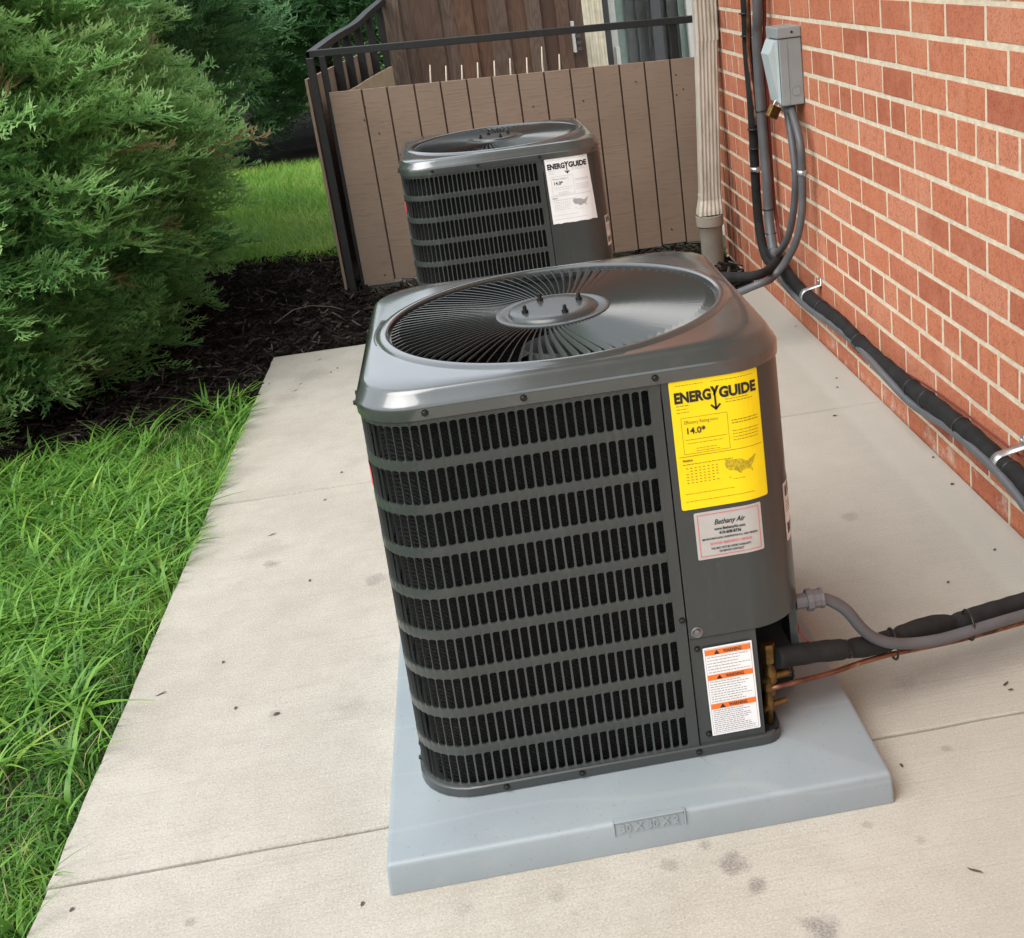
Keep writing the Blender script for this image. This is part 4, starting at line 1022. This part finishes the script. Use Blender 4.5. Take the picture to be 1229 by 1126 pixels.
for i in range(len(ts)-1):
    g = .0032/1.51
    t0, t1 = ts[i]+(g if i else 0), ts[i+1]-g
    p, q = fence_pt(t0), fence_pt(t1); o = nrm*.007; e = random.uniform(-.0008, .0008)
    za, zb = .835-.036*t0, .835-.036*t1; zg = random.uniform(.02, .035)
    m = MB(); m.add([(p[0],p[1]+e,zg), (q[0],q[1]+e,zg), (q[0]+o[0],q[1]+o[1],zg), (p[0]+o[0],p[1]+o[1],zg), (p[0],p[1]+e,za), (q[0],q[1]+e,zb), (q[0]+o[0],q[1]+o[1],zb), (p[0]+o[0],p[1]+o[1],za)], [(0,3,2,1),(4,5,6,7),(0,1,5,4),(1,2,6,5),(2,3,7,6),(3,0,4,7)])
    rel(m.build('board', MAT['siding'], bevel=.0015), fe)
nm = MB(); nm.lathe([(.0034, 0), (.0034, .0012), (.0001, .002)], n=8); nail = nm.mesh('nail', MAT['groove'])
for (px, py) in ((438,128),(437,144),(455,160),(640,128),(700,121),(763,98),(811,90),(820,107),(812,114),(806,275),(462,330)):
    q = at(px, py, 1, 3.69); t = (q[0]-FL[0])/(FRp-FL)[0]; f = fence_pt(t); q = at(px, py, 1, f[1]-.001)
    o = link('nail', nail, fe, (q[0]-.5, f[1]-.0012-3.69, q[2])); o.rotation_euler = (R(90), 0, 0)

# ------------------------------------------------------------------ black metal railing of the patio
rl = empty('metal_railing', (-.28, 3.72, 0), label='black iron railing behind and beside the brown board fence', cat='railing')
c0 = at(373, 66, 1, 3.70); c1 = at(828, 24, 1, 3.66)
def bar(name, a, b, wx, wz, root=rl):
    a, b = Vector(a), Vector(b); d = (b-a); L = d.length; q = d.to_track_quat('Y', 'Z').to_matrix()
    m = MB(); m.box((-wx/2, 0, -wz/2), (wx/2, L, wz/2), rot=None); m.v = [tuple(q @ Vector(v) + a) for v in m.v]
    return rel(m.build(name, MAT['iron'], bevel=.002), root)
bar('top_rail', (c0[0]-.012, 3.775, c0[2]), (c1[0]+.02, 3.70, c1[2]), .036, .028)
side_px = [(373,66,3.76),(400,46,4.30),(425,31,4.90),(441,16,5.30),(459,1,5.72)]
sp3 = [at(px, py, 1, yy) for px, py, yy in side_px]
m = MB(); Ps = spline(sp3, .05); b0 = 0
for i, p in enumerate(Ps): m.v += [(p[0]-.018, p[1], p[2]-.014), (p[0]+.018, p[1], p[2]-.014), (p[0]+.018, p[1], p[2]+.014), (p[0]-.018, p[1], p[2]+.014)]
for i in range(len(Ps)-1):
    for k in range(4): m.f.append((4*i+k, 4*i+(k+1)%4, 4*i+4+(k+1)%4, 4*i+4+k)); m.sm.append(False)
rel(m.build('side_rail', MAT['iron']), rl)
def rail_at(yy): return min(Ps, key=lambda p: abs(p[1]-yy))
bar('post', (-.290, 3.705, -.02), (-.290, 3.705, c0[2]-.012), .030, .030)
bar('post', (-.247, 3.765, -.02), (-.247, 3.765, c0[2]-.012), .026, .026)
px_ = at(808, 40, 1, 3.71); bar('post', (px_[0], 3.712, .02), (px_[0], 3.712, c1[2]-.01), .032, .032)
for yy in (4.32, 4.62, 4.95, 5.28, 5.6):
    q = rail_at(yy); bar('baluster', (q[0], yy, 0), (q[0], yy, q[2]-.012), .038, .038)
# side boards of the patio: outer sheet seen edge-on and inner tan boards
sf = empty('side_fence', (-.3, 4.6, 0), label='tan side boards of the patio running back beside the iron railing', cat='fence')
prev = None
for i, (ya, yb) in enumerate(((3.80,4.10),(4.105,4.42),(4.425,4.75),(4.755,5.10),(5.105,5.5))):
    qa, qb = rail_at(ya), rail_at(yb); dz = .79
    m = MB(); xo = .030
    m.add([(qa[0]+xo, ya, .02), (qb[0]+xo, yb, .02), (qb[0]+xo+.012, yb, .02), (qa[0]+xo+.012, ya, .02), (qa[0]+xo, ya, dz), (qb[0]+xo, yb, dz), (qb[0]+xo+.012, yb, dz), (qa[0]+xo+.012, ya, dz)], [(0,1,2,3),(4,7,6,5),(0,4,5,1),(1,5,6,2),(2,6,7,3),(3,7,4,0)])
    rel(m.build('board', MAT['tan'], bevel=.0015), sf)
    m = MB(); xo = -.042; dz = .90
    m.add([(qa[0]+xo, ya-.1, .02), (qb[0]+xo, yb-.1, .02), (qb[0]+xo+.012, yb-.1, .02), (qa[0]+xo+.012, ya-.1, .02), (qa[0]+xo, ya-.1, dz), (qb[0]+xo, yb-.1, dz), (qb[0]+xo+.012, yb-.1, dz), (qa[0]+xo+.012, ya-.1, dz)], [(0,1,2,3),(4,7,6,5),(0,4,5,1),(1,5,6,2),(2,6,7,3),(3,7,4,0)])
    rel(m.build('outer_board', MAT['siding'], bevel=.0015), sf)
# patio floor
m = MB(); m.box((-.24, 3.82, -.1), (2.6, 5.85, -.004)); m.build('patio_floor', MAT['concrete'], kind='structure')

# ------------------------------------------------------------------ privacy fence, door and the wing of the building behind
pf = empty('privacy_fence', (.45, 5.75, 0), label='weathered dark cedar privacy fence with tall vertical boards', cat='fence')
edges = [456,478,492,526,543,566,582,607,628,648,664,682,697]
for i in range(len(edges)-1):
    yb = 5.72 if i % 2 == 0 else 5.742
    xa, xb = at(edges[i]-(1.5 if i % 2 else -1), 0, 1, yb)[0], at(edges[i+1]+(1.5 if i % 2 else -1), 0, 1, yb)[0]
    top = 2.2+random.uniform(-.01, .01); m = MB(); m.box((-(xb-xa)/2, 0, 0), ((xb-xa)/2, .016, top))
    o = m.build('board', MAT['cedar'], pf, bevel=.002); o.location = ((xa+xb)/2-.45, yb-5.75, random.uniform(.0, .01))
m = MB(); m.box((-.6, .030, .3), (.6, .07, .39)); m.box((-.6, .030, 1.7), (.6, .07, 1.79)); m.build('rail', MAT['cedar'], pf)
xa, xb = at(697, 0, 1, 5.74)[0], at(722, 0, 1, 5.74)[0]
tr = empty('stone_pier', ((xa+xb)/2, 5.8, 0), label='cream textured pier between cedar fence and sliding glass door', cat='pillar')
m = MB(); m.box((-(xb-xa)/2, -.06, -.05), ((xb-xa)/2, .2, 2.6)); m.build('shaft', MAT['cream'], tr, bevel=.004)
for k in (-.5, .05, .55):
    m = MB(); m.box((k*(xb-xa)/2-.004, -.066, 0), (k*(xb-xa)/2+.010, -.0605, 2.59)); m.build('rib', MAT['cream'], tr, bevel=.002)
cb = at(689, 44, 1, 5.70)
m = MB(); m.box((cb[0]-.012, 5.66, cb[2]-.085), (cb[0]+.004, 5.715, cb[2]+.085)); wallhook = m.build('wall_bracket', MAT['alu'], bevel=.002, label='small white bracket on cedar fence near the pier', cat='bracket')
m = MB()
for k in range(4): m.box((cb[0]+.006, 5.655, cb[2]-.075+k*.035), (cb[0]+.034, 5.712, cb[2]-.058+k*.035))
m.build('clip', MAT['darkalu'], wallhook)
dr = empty('sliding_door', (1.6, 5.9, 0), label='sliding glass door with vertical blinds behind the patio rail', cat='door')
XL = xb+.004; XR = 2.62
def dbox(nm, a, b_, mat, root=dr, bev=.002): m = MB(); m.box(a, b_); return rel(m.build(nm, MAT[mat], bevel=bev), root)
stiles = [(720,729,'darkalu'),(729,737,'alu'),(780,792,'darkalu'),(823,832,'alu')]
fr = dbox('frame', (XL, 5.83, 2.05), (XR, 5.90, 2.12), 'alu'); dbox('sill', (XL, 5.83, 0), (XR, 5.90, .06), 'alu')
for a, b_, mt in stiles:
    x_a, x_b = at(a, 0, 1, 5.83)[0], at(b_, 0, 1, 5.83)[0]; dbox('stile', (x_a, 5.828, .06), (x_b, 5.888, 2.05), mt)
dbox('stile', (XR-.05, 5.83, .06), (XR, 5.89, 2.05), 'alu')
dbox('pane', (XL+.05, 5.858, .06), (XR-.05, 5.864, 2.05), 'glass', bev=0)
x = XL+.06
while x < XR-.08:
    dk = random.random(); xm = project((x, 5.95, 1.0))[0]
    mt = 'curtain' if 742 < xm < 808 else 'blind'
    m = MB(); m.box((-.040, -.0015, 0), (.040, .0015, 1.95), rot=Matrix.Rotation(R(random.uniform(20, 50)), 3, 'Z')); o = m.build('blind_slat', MAT[mt], dr); o.location = (x-1.6, .05, .08); x += .062
m = MB(); m.box((XL-.2, 6.25, 0), (XR, 6.27, 2.3)); rel(m.build('room_back', MAT['curtain']), dr)
hk = at(742, 68, 1, 5.815); dbox('handle', (hk[0]-.012, 5.79, hk[2]-.16), (hk[0]+.012, 5.826, hk[2]+.055), 'alu')
wing = empty('building_wing', (3.0, 6.0, 0), label='wing of the brick building around the sliding door', cat='building')
m = MB(); m.box((XR, 5.86, -.1), (6, 6.1, 5)); m.box((XL-.12, 5.86, 2.12), (XR, 6.1, 5)); rel(m.build('wall', MAT['brick']), wing)
m = MB(); m.box((XL-.1, 6.3, -.1), (6, 6.5, 5)); rel(m.build('rear_wall', MAT['mortar']), wing)
# thin pale strips imitating light gaps seen above the fence top
for (px, py0) in ((516,78),(535,79),(554,78),(573,75),(593,73),(612,70),(632,69),(650,56),(671,65)):
    b_ = at(px+1, py0+22, 1, 4.1); t_ = at(px, py0, 1, 4.1)
    m = MB(); m.tube([(0, 0, -b_[2]-.002), (0, 0, 0), (t_[0]-b_[0], 0, t_[2]-b_[2])], [.0045, .0045, .0028], 6)
    o = m.build('light_gap_strip', MAT['gap_light'], label='thin pale strip standing for a light gap behind the brown board fence', cat='light gap', group='pale light gap strips behind the fence'); o.location = tuple(b_)

# ------------------------------------------------------------------ vegetation
def blades(X, Y, Z, H, Wd, lean, tint, seg=3, az=None):
    n = len(X); free = az is None; az = RNG.uniform(0, 2*math.pi, n) if free else az
    if free:      # blades at the slab edge mostly lean back into the lawn
        e = (X > LX-.055) & (RNG.random(n) < np.where(Y > 1.25, .45, .93)) & (np.cos(az) > .1); az = np.where(e, math.pi-az, az)
    dx, dy = np.cos(az), np.sin(az); px_, py_ = -dy, dx
    V = np.zeros((n, (seg+1)*2, 3), np.float32)
    tw = RNG.uniform(-.6, .6, n)
    for k in range(seg+1):
        t = k/seg; ang = lean*t
        h = H*(t-.33*np.clip(lean, 0, 2.2)*t*t*.55); r = H*lean*.62*t*t
        wd = Wd*(1-t**1.6*.93)*.5
        wx_, wy_ = px_*np.cos(tw*t)+dx*np.sin(tw*t), py_*np.cos(tw*t)+dy*np.sin(tw*t)
        cx, cy = X+dx*r, Y+dy*r
        V[:,2*k,0] = cx-wx_*wd; V[:,2*k,1] = cy-wy_*wd; V[:,2*k,2] = Z+h
        V[:,2*k+1,0] = cx+wx_*wd; V[:,2*k+1,1] = cy+wy_*wd; V[:,2*k+1,2] = Z+h+wd*.25
    base = (np.arange(n)*(seg+1)*2)[:,None]
    F = np.concatenate([base+np.array([[2*k, 2*k+1, 2*k+3, 2*k+2]]) for k in range(seg)], 0)
    return V.reshape(-1, 3), F, np.repeat(tint, (seg+1)*2)
def patch(X, Y):     # slow variation used for clumps and colour drifts
    return .5+.25*np.sin(X*5.1+1.3*np.sin(Y*3.3))+.25*np.sin(Y*6.7+1.7*np.sin(X*4.1)+2)
def grass_mesh(name, parts, label):
    Vs, Fs, Ts = [], [], []; n = 0
    for V, F, T in parts: Vs.append(V); Fs.append(F+n); Ts.append(T); n += len(V)
    return link(name, np_mesh(name, np.concatenate(Vs), np.concatenate(Fs), MAT['grass'], True, np.concatenate(Ts)), label=label, cat='grass', kind='stuff')
def near_pts(n, x0, x1, y0, y1, edge=0.0):
    X = RNG.uniform(x0, x1, n); Y = RNG.uniform(y0, y1, n); k = Y < mulch_edge(X)+RNG.normal(0, .06, n); return X[k], Y[k]
parts = []
X, Y = near_pts(50000, -1.75, LX-.006, -.35, 2.5); pt = patch(X, Y); n = len(X)
parts.append(blades(X, Y, np.full(n, -.036), RNG.uniform(.025, .065, n)*(.75+.5*pt), RNG.uniform(.0026, .0056, n), RNG.uniform(.5, 2.4, n), np.clip(.14+.55*pt+RNG.normal(0, .20, n), 0, .95)))
# broad-leaved tufts of crabgrass, each radiating from one crown
cx, cy = near_pts(2300, -1.6, LX-.015, -.3, 2.5); pt = patch(cx*1.3+4, cy*1.1); k = RNG.random(len(cx)) < pt*1.2; cx, cy = cx[k], cy[k]; nt_ = len(cx); per = 7
X = np.repeat(cx, per)+RNG.normal(0, .006, nt_*per); Y = np.repeat(cy, per)+RNG.normal(0, .006, nt_*per); k = X < LX-.004; X, Y = X[k], Y[k]; n = len(X)
parts.append(blades(X, Y, np.full(n, -.026), RNG.uniform(.05, .115, n), RNG.uniform(.0050, .0125, n), RNG.uniform(1.0, 2.8, n), np.clip(.42+np.repeat(RNG.normal(0, .13, nt_), per)[k]+RNG.normal(0, .13, n), 0, .93), 6))
X, Y = near_pts(1300, -1.6, LX-.02, -.3, 2.5); n = len(X)       # dry stems
parts.append(blades(X, Y, np.full(n, -.015), RNG.uniform(.03, .075, n), RNG.uniform(.0014, .0026, n), RNG.uniform(1.2, 2.4, n), np.full(n, 1.0)))
# fringe leaning over the concrete edge
n = 700; X = LX-RNG.uniform(.001, .03, n); Y = RNG.uniform(-.3, 2.45, n); pt = patch(X+3, Y*2.2); k = RNG.random(n) < np.where(Y > 1.2, .9, .12)*pt*1.2; X, Y = X[k], Y[k]; n = len(X)
parts.append(blades(X, Y, np.full(n, -.02), RNG.uniform(.05, .10, n), RNG.uniform(.0025, .006, n), RNG.uniform(.9, 1.8, n), np.clip(.4+RNG.normal(0, .25, n), 0, 1), 4, RNG.uniform(-.9, .9, n)))
X = RNG.uniform(-4, -1.7, 16000); Y = RNG.uniform(-3, 1.4, 16000); n = len(X)
parts.append(blades(X, Y, np.full(n, -.036), RNG.uniform(.04, .09, n), RNG.uniform(.003, .006, n), RNG.uniform(.3, 1.6, n), np.clip(.15+.5*patch(X, Y)+RNG.normal(0, .15, n), 0, .95)))
X = RNG.uniform(-1.75, LX-.01, 14000); Y = RNG.uniform(-3, -.3, 14000); n = len(X)
parts.append(blades(X, Y, np.full(n, -.036), RNG.uniform(.04, .09, n), RNG.uniform(.003, .006, n), RNG.uniform(.3, 1.6, n), np.clip(.15+.5*patch(X, Y)+RNG.normal(0, .15, n), 0, .95)))
grass_mesh('lawn_grass', parts, 'green weedy lawn grass along the concrete edge')
n = 52000; X = RNG.uniform(-2.6, -.34, n); Y = 4.5+3.8*RNG.random(n)**1.25; k = (Y > 4.55+.10*np.sin(X*6)+RNG.normal(0, .05, n)) & (Y < 8.2+.12*np.sin(X*4)); X, Y = X[k], Y[k]; n = len(X)
parts = [blades(X, Y, np.full(n, -.05)+.03*np.sin(Y*2), RNG.uniform(.05, .12, n), RNG.uniform(.004, .008, n), RNG.uniform(.4, 1.8, n), np.clip(.55+.38*patch(X*1.2+1, Y*1.1)+RNG.normal(0, .13, n), 0, .95))]
grass_mesh('far_grass', parts, 'bright green grass patch between mulch bed and evergreens')

# mulch chips
def chips(n, xf, L0, L1, lift):
    X, Y = xf(n); n = len(X); L = RNG.uniform(L0, L1, n); Wd = RNG.uniform(.003, .009, n); T = RNG.uniform(.0015, .005, n)
    yaw = RNG.uniform(0, 2*math.pi, n); pit = RNG.normal(0, .35, n); c, s_ = np.cos(yaw), np.sin(yaw); cp, sp = np.cos(pit), np.sin(pit)
    a = np.stack([c*cp, s_*cp, sp], 1)*L[:,None]/2; b = np.stack([-s_, c, 0*c], 1)*Wd[:,None]/2; d = np.cross(a, b); d = d/np.linalg.norm(d, axis=1)[:,None]*T[:,None]
    P = np.stack([X, Y, lump(X, Y)-.010+RNG.uniform(0, lift, n)], 1)
    cs = [P-a-b*.5, P-a+b*.6, P+a*.9+b, P+a-b*.7, P-a-b*.5+d, P-a+b*.6+d, P+a*.9+b+d, P+a-b*.7+d]
    V = np.stack(cs, 1).reshape(-1, 3); F0 = np.array([(4,5,6,7),(0,1,5,4),(1,2,6,5),(2,3,7,6),(3,0,4,7)])
    F = ((np.arange(n)*8)[:,None,None]+F0[None]).reshape(-1, 4)
    return V, F, np.repeat(np.clip(RNG.random(n)**1.3*.97+(RNG.random(n) > .975)*.3, 0, 1), 8)
def bedpts(n):
    X = RNG.uniform(-2.4, 1.27, n); Y = RNG.uniform(1.9, 4.68, n)
    k = (Y > mulch_edge(X)) & ((X < LX-.012) | (Y > J3+.012)) & ((X < -.26) | (Y < 3.72)) ; return X[k], Y[k]
V, F, T = chips(30000, bedpts, .018, .075, .018)
link('mulch', np_mesh('mulch', V, F, MAT['mulch'], False, T), label='dark shredded bark mulch in the planting bed', cat='mulch', kind='stuff')
tw_ = MB(); tp = [at(p[0], p[1], 2, .022) for p in ((330,388),(352,372),(372,367),(398,368),(412,372))]; tw_.tube(tp, [.002,.0025,.002,.0018,.001], 6); tw_.build('fallen_twig', MAT['twig'], label='pale bent twig lying on the dark mulch', cat='twig')
# litter on the paving
def chip_mesh(L, wd, seed):
    rr = random.Random(seed); m = MB(); n = 5; vs = []
    for i in range(n+1):
        u = -L/2+L*i/n; h = wd*(1-abs(2*i/n-1)**2.5)*.5+.0008
        vs += [(u, -h+rr.uniform(-.0006, .0006), .0012+.0015*math.sin(i*1.3+seed)), (u, h+rr.uniform(-.0006, .0006), .0012+.0015*math.cos(i+seed))]
    m.add(vs, [(2*i, 2*i+2, 2*i+3, 2*i+1) for i in range(n)], True); return m.mesh('bark_chip', MAT['deadleaf'])
CM = [chip_mesh(.030, .008, 1), chip_mesh(.045, .006, 2), chip_mesh(.018, .008, 3), chip_mesh(.026, .012, 4)]
for i, (px, py, k, rz) in enumerate(((360,461,0,10),(397,447,2,40),(383,432,1,15),(354,469,1,5),(326,642,1,8),(372,697,2,60),(410,567,2,20),(390,600,2,0),(323,461,2,30),(405,442,2,70),(268,795,2,50),(193,833,1,12),(283,850,2,60),(332,857,3,10),(86,1092,2,45),(435,1085,2,60),(880,500,2,0),(1002,499,3,0),(1143,581,3,20),(1120,549,2,30),(1194,660,2,20),(1207,821,0,25),(1213,828,2,-40),(1170,1045,1,-55),(1082,919,2,90),(1138,699,2,30),(880,431,2,10),(955,392,2,0),(1005,465,2,20),(1004,454,2,0))):
    q = at(px, py, 2, .001); o = link('bark_chip', CM[k], None, (q[0], q[1], .0012), label='small dark bark chip lying on the pale concrete walkway', cat='bark chip', group='bark chips scattered on the walkway'); o.rotation_euler[2] = R(rz+12); o.scale = (.52, .52, .6)

# juniper sprays -----------------------------------------------------------
def spray_proto(seed, L=.26, nside=20, sub=5):
    """flattened plume of scale twigs, growing along +X, built from slim tapered triangles and quads"""
    r = np.random.default_rng(seed); tri = []; tint = []
    def twig(p, d, ln, wd, t0, t1, up_):
        d = d/np.linalg.norm(d); s_ = np.cross(d, up_); s_ /= np.linalg.norm(s_)+1e-9; u_ = np.cross(s_, d)
        q = p+d*ln
        for e in (s_, u_*.8):
            tri.append((p-e*wd/2, p+e*wd/2, q)); tint.append((t0, t0, t1))
            if ln < .03: break
    ax = np.array([1., 0, 0]); up_ = np.array([0, 0, 1.])
    pts = [np.array([L*t, .02*math.sin(2*t+seed)*t, .05*t*(1-t)*2+.02*t*t]) for t in np.linspace(0, 1, 9)]
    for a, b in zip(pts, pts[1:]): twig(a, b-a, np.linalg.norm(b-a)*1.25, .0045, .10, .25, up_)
    for i in range(nside):
        t = .08+.90*(i+r.uniform(-.3, .3))/nside; j = min(7, int(t*8)); p = pts[j]+(pts[j+1]-pts[j])*(t*8-j)
        sg = 1 if i % 2 else -1; ln = (.105*(1-t)**.7+.020)*r.uniform(.7, 1.2)
        d = np.array([.85, sg*r.uniform(.45, .95), r.uniform(-.25, .75)]); d /= np.linalg.norm(d)
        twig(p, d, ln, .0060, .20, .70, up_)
        ns = max(3, int(sub*ln/.05))
        for k in range(ns):
            u = .18+.8*(k+r.uniform(-.3, .3))/ns; q = p+d*ln*u; s2 = 1 if k % 2 else -1
            side = np.cross(d, up_); d2 = d*.9+side*s2*r.uniform(.35, .9)+up_*r.uniform(-.2, .7)
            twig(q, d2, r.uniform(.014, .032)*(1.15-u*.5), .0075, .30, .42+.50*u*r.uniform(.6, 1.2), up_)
    return np.array(tri).reshape(-1, 3).astype(np.float32), np.clip(np.array(tint).reshape(-1), 0, 1).astype(np.float32)
PROTOS = [spray_proto(s) for s in range(4)]
PROTO_S = [spray_proto(10+s, .22, 12, 4) for s in range(3)]
def replicate(protos, P, D, S_, tshift, roll):
    Vs, Ts = [], []
    D = D/np.linalg.norm(D, axis=1)[:,None]; up_ = np.tile(np.array([0, 0, 1.]), (len(P), 1))
    sd = np.cross(up_, D); sd /= np.linalg.norm(sd, axis=1)[:,None]+1e-9; uu = np.cross(D, sd)
    c, s_ = np.cos(roll)[:,None], np.sin(roll)[:,None]; sd, uu = sd*c+uu*s_, uu*c-sd*s_
    M_ = np.stack([D, sd, uu], 2)*S_[:,None,None]
    which = RNG.integers(0, len(protos), len(P))
    for k, (pv, ptn) in enumerate(protos):
        m_ = which == k
        if not m_.any(): continue
        V = np.einsum('nij,vj->nvi', M_[m_], pv)+P[m_][:,None,:]
        Vs.append(V.reshape(-1, 3)); Ts.append((ptn[None]+tshift[m_][:,None]).reshape(-1))
    V = np.concatenate(Vs).astype(np.float32); T = np.concatenate(Ts); T = np.where(T > .999, 1.0, np.clip(T, 0, .95)) if False else np.where(T >= 1.05, 1.0, np.clip(T, 0, .95))
    return V, np.arange(len(V), dtype=np.int32).reshape(-1, 3), T
def bush(name, center, rad, n, label, group, mat, protos, seed, zmin=.06, scale=(.8, 1.3), rise=.35, keep=None, bx=0, shell=(.72, 1.04), pull=(0, 0, 0), skirt=False):
    global RNG
    root = empty(name, (center[0], center[1], 0), label=label, cat='shrub', group=group)
    r = np.random.default_rng(seed)
    d = r.normal(size=(n*2, 3)); d /= np.linalg.norm(d, axis=1)[:,None]
    lum = 1+.10*np.sin(d[:,0]*7+d[:,2]*5+seed)+.09*np.sin(d[:,1]*9-d[:,2]*6)+.06*np.sin(d[:,0]*17+d[:,1]*13+d[:,2]*19)
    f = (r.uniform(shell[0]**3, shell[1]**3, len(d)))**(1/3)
    P = d*np.array(rad)*(f*lum)[:,None]
    if skirt: lo = d[:,2] < 0; kx = (1-.45*d[:,2]**2)/np.sqrt(np.clip(1-d[:,2]**2, .12, 1)); P[lo,:2] *= kx[lo][:,None]
    P[:,2] += center[2]
    k = (P[:,2] > zmin)
    if keep is not None: k &= keep(P[:,0]+center[0], P[:,1]+center[1], P[:,2])
    P, d, f = P[k][:n], d[k][:n], f[k][:n]; n = len(P)
    dead = r.random(n) < .012
    D = d*np.array([1, 1, .55])+np.array([0, 0, rise])+np.array(pull)+r.normal(0, .30, (n, 3))
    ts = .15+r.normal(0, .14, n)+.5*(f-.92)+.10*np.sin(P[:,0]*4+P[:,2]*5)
    ts[dead] = 1.0
    V, F, T = replicate(protos, P, D, r.uniform(scale[0], scale[1], n), ts, r.normal(0, .5, n))
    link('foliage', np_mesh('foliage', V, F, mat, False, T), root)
    m = MB(); rr = random.Random(seed)
    for i in range(16):
        a = rr.uniform(0, 6.28); e = rr.uniform(.15, 1.1); L = rr.uniform(.6, .85)
        q = np.array([math.cos(a)*math.cos(e)*rad[0]*L, math.sin(a)*math.cos(e)*rad[1]*L, center[2]*.6+math.sin(e)*rad[2]*L*.8])
        m.tube([(rr.uniform(-.06, .06), rr.uniform(-.06, .06), -.05), q*.45+np.array([0, 0, .05]), q], [.028, .018, .006], 6, res=.15) if False else m.tube([(rr.uniform(-.06, .06), rr.uniform(-.06, .06), -.05), tuple(q*.45+np.array([0, 0, .05])), tuple(q)], [.028, .018, .006], 6)
    m.build('branch', MAT['bark'], root)
    return root
front = lambda x, y, z: (x*.55+.0 > -1.9+0*y) | True
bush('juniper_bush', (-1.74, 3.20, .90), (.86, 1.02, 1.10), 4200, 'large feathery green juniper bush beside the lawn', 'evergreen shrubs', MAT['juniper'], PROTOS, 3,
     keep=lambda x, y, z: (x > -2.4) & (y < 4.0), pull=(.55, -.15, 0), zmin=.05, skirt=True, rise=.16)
bush('evergreen_shrub', (-1.95, 5.1, 1.12), (1.05, .85, .85), 1700, 'dark green evergreen shrub right behind the feathery juniper', 'evergreen shrubs', MAT['conifer'], PROTOS, 8, zmin=.52,
     keep=lambda x, y, z: (x > -2.6), scale=(.9, 1.4), pull=(.2, -.2, -.1))
bush('evergreen_shrub', (-2.05, 9.2, 1.0), (1.45, .9, .95), 2200, 'dark evergreen shrub beyond the bright grass patch', 'evergreen shrubs', MAT['conifer'], PROTO_S, 9, zmin=.16, scale=(1.1, 1.8))
bush('evergreen_shrub', (-3.4, 5.6, 1.0), (1.2, 1.1, 1.1), 1600, 'mid green evergreen shrub between juniper and far grass', 'evergreen shrubs', MAT['juniper'], PROTO_S, 12, zmin=.1, scale=(1.2, 2.0))
bush('evergreen_shrub', (.1, 10.6, .9), (1.5, 1.2, 1.2), 1500, 'green shrub beyond the iron railing of the patio', 'evergreen shrubs', MAT['juniper'], PROTO_S, 15, zmin=.1, scale=(1.2, 2.0))
bush('evergreen_shrub', (-5.0, 6.0, 1.3), (1.9, 1.9, 1.6), 1200, 'broad evergreen shrub at the back of the lawn', 'evergreen shrubs', MAT['conifer'], PROTO_S, 19, scale=(1.5, 2.4))
def conifer(loc, h, label, seed):
    root = empty('conifer_tree', loc, label=label, cat='tree', group='conifers behind the grass patch'); r = np.random.default_rng(seed)
    m = MB(); m.tube([(0, 0, -.1), (.02, 0, .6), (-.02, .03, 1.8), (0, 0, h)], [.13, .10, .08, .02], 10, res=.3) if False else m.tube([(0, 0, -.1), (.02, 0, .6), (-.02, .03, 1.8), (0, 0, h)], [.13, .10, .08, .02], 10); m.build('trunk', MAT['bark'], root)
    n = 1100; z = r.uniform(.95, h, n); rad = (1-z/h)**.7*.95*r.uniform(.35, 1, n)**.5; a = r.uniform(0, 6.28, n)
    P = np.stack([rad*np.cos(a), rad*np.sin(a), z-.18*rad], 1); D = np.stack([np.cos(a), np.sin(a), r.normal(-.05, .3, n)], 1)
    V, F, T = replicate(PROTO_S, P, D, r.uniform(1.3, 2.2, n), r.normal(-.02, .1, n), r.normal(0, .5, n))
    link('crown', np_mesh('crown', V, F, MAT['conifer'], False, T), root)
conifer((-.80, 9.0, 0), 2.5, 'tall dark conifer with bare trunk beyond the bright grass patch', 31)
conifer((-3.6, 11.5, 0), 3.6, 'tall dark conifer farther back behind the shrubs', 33)
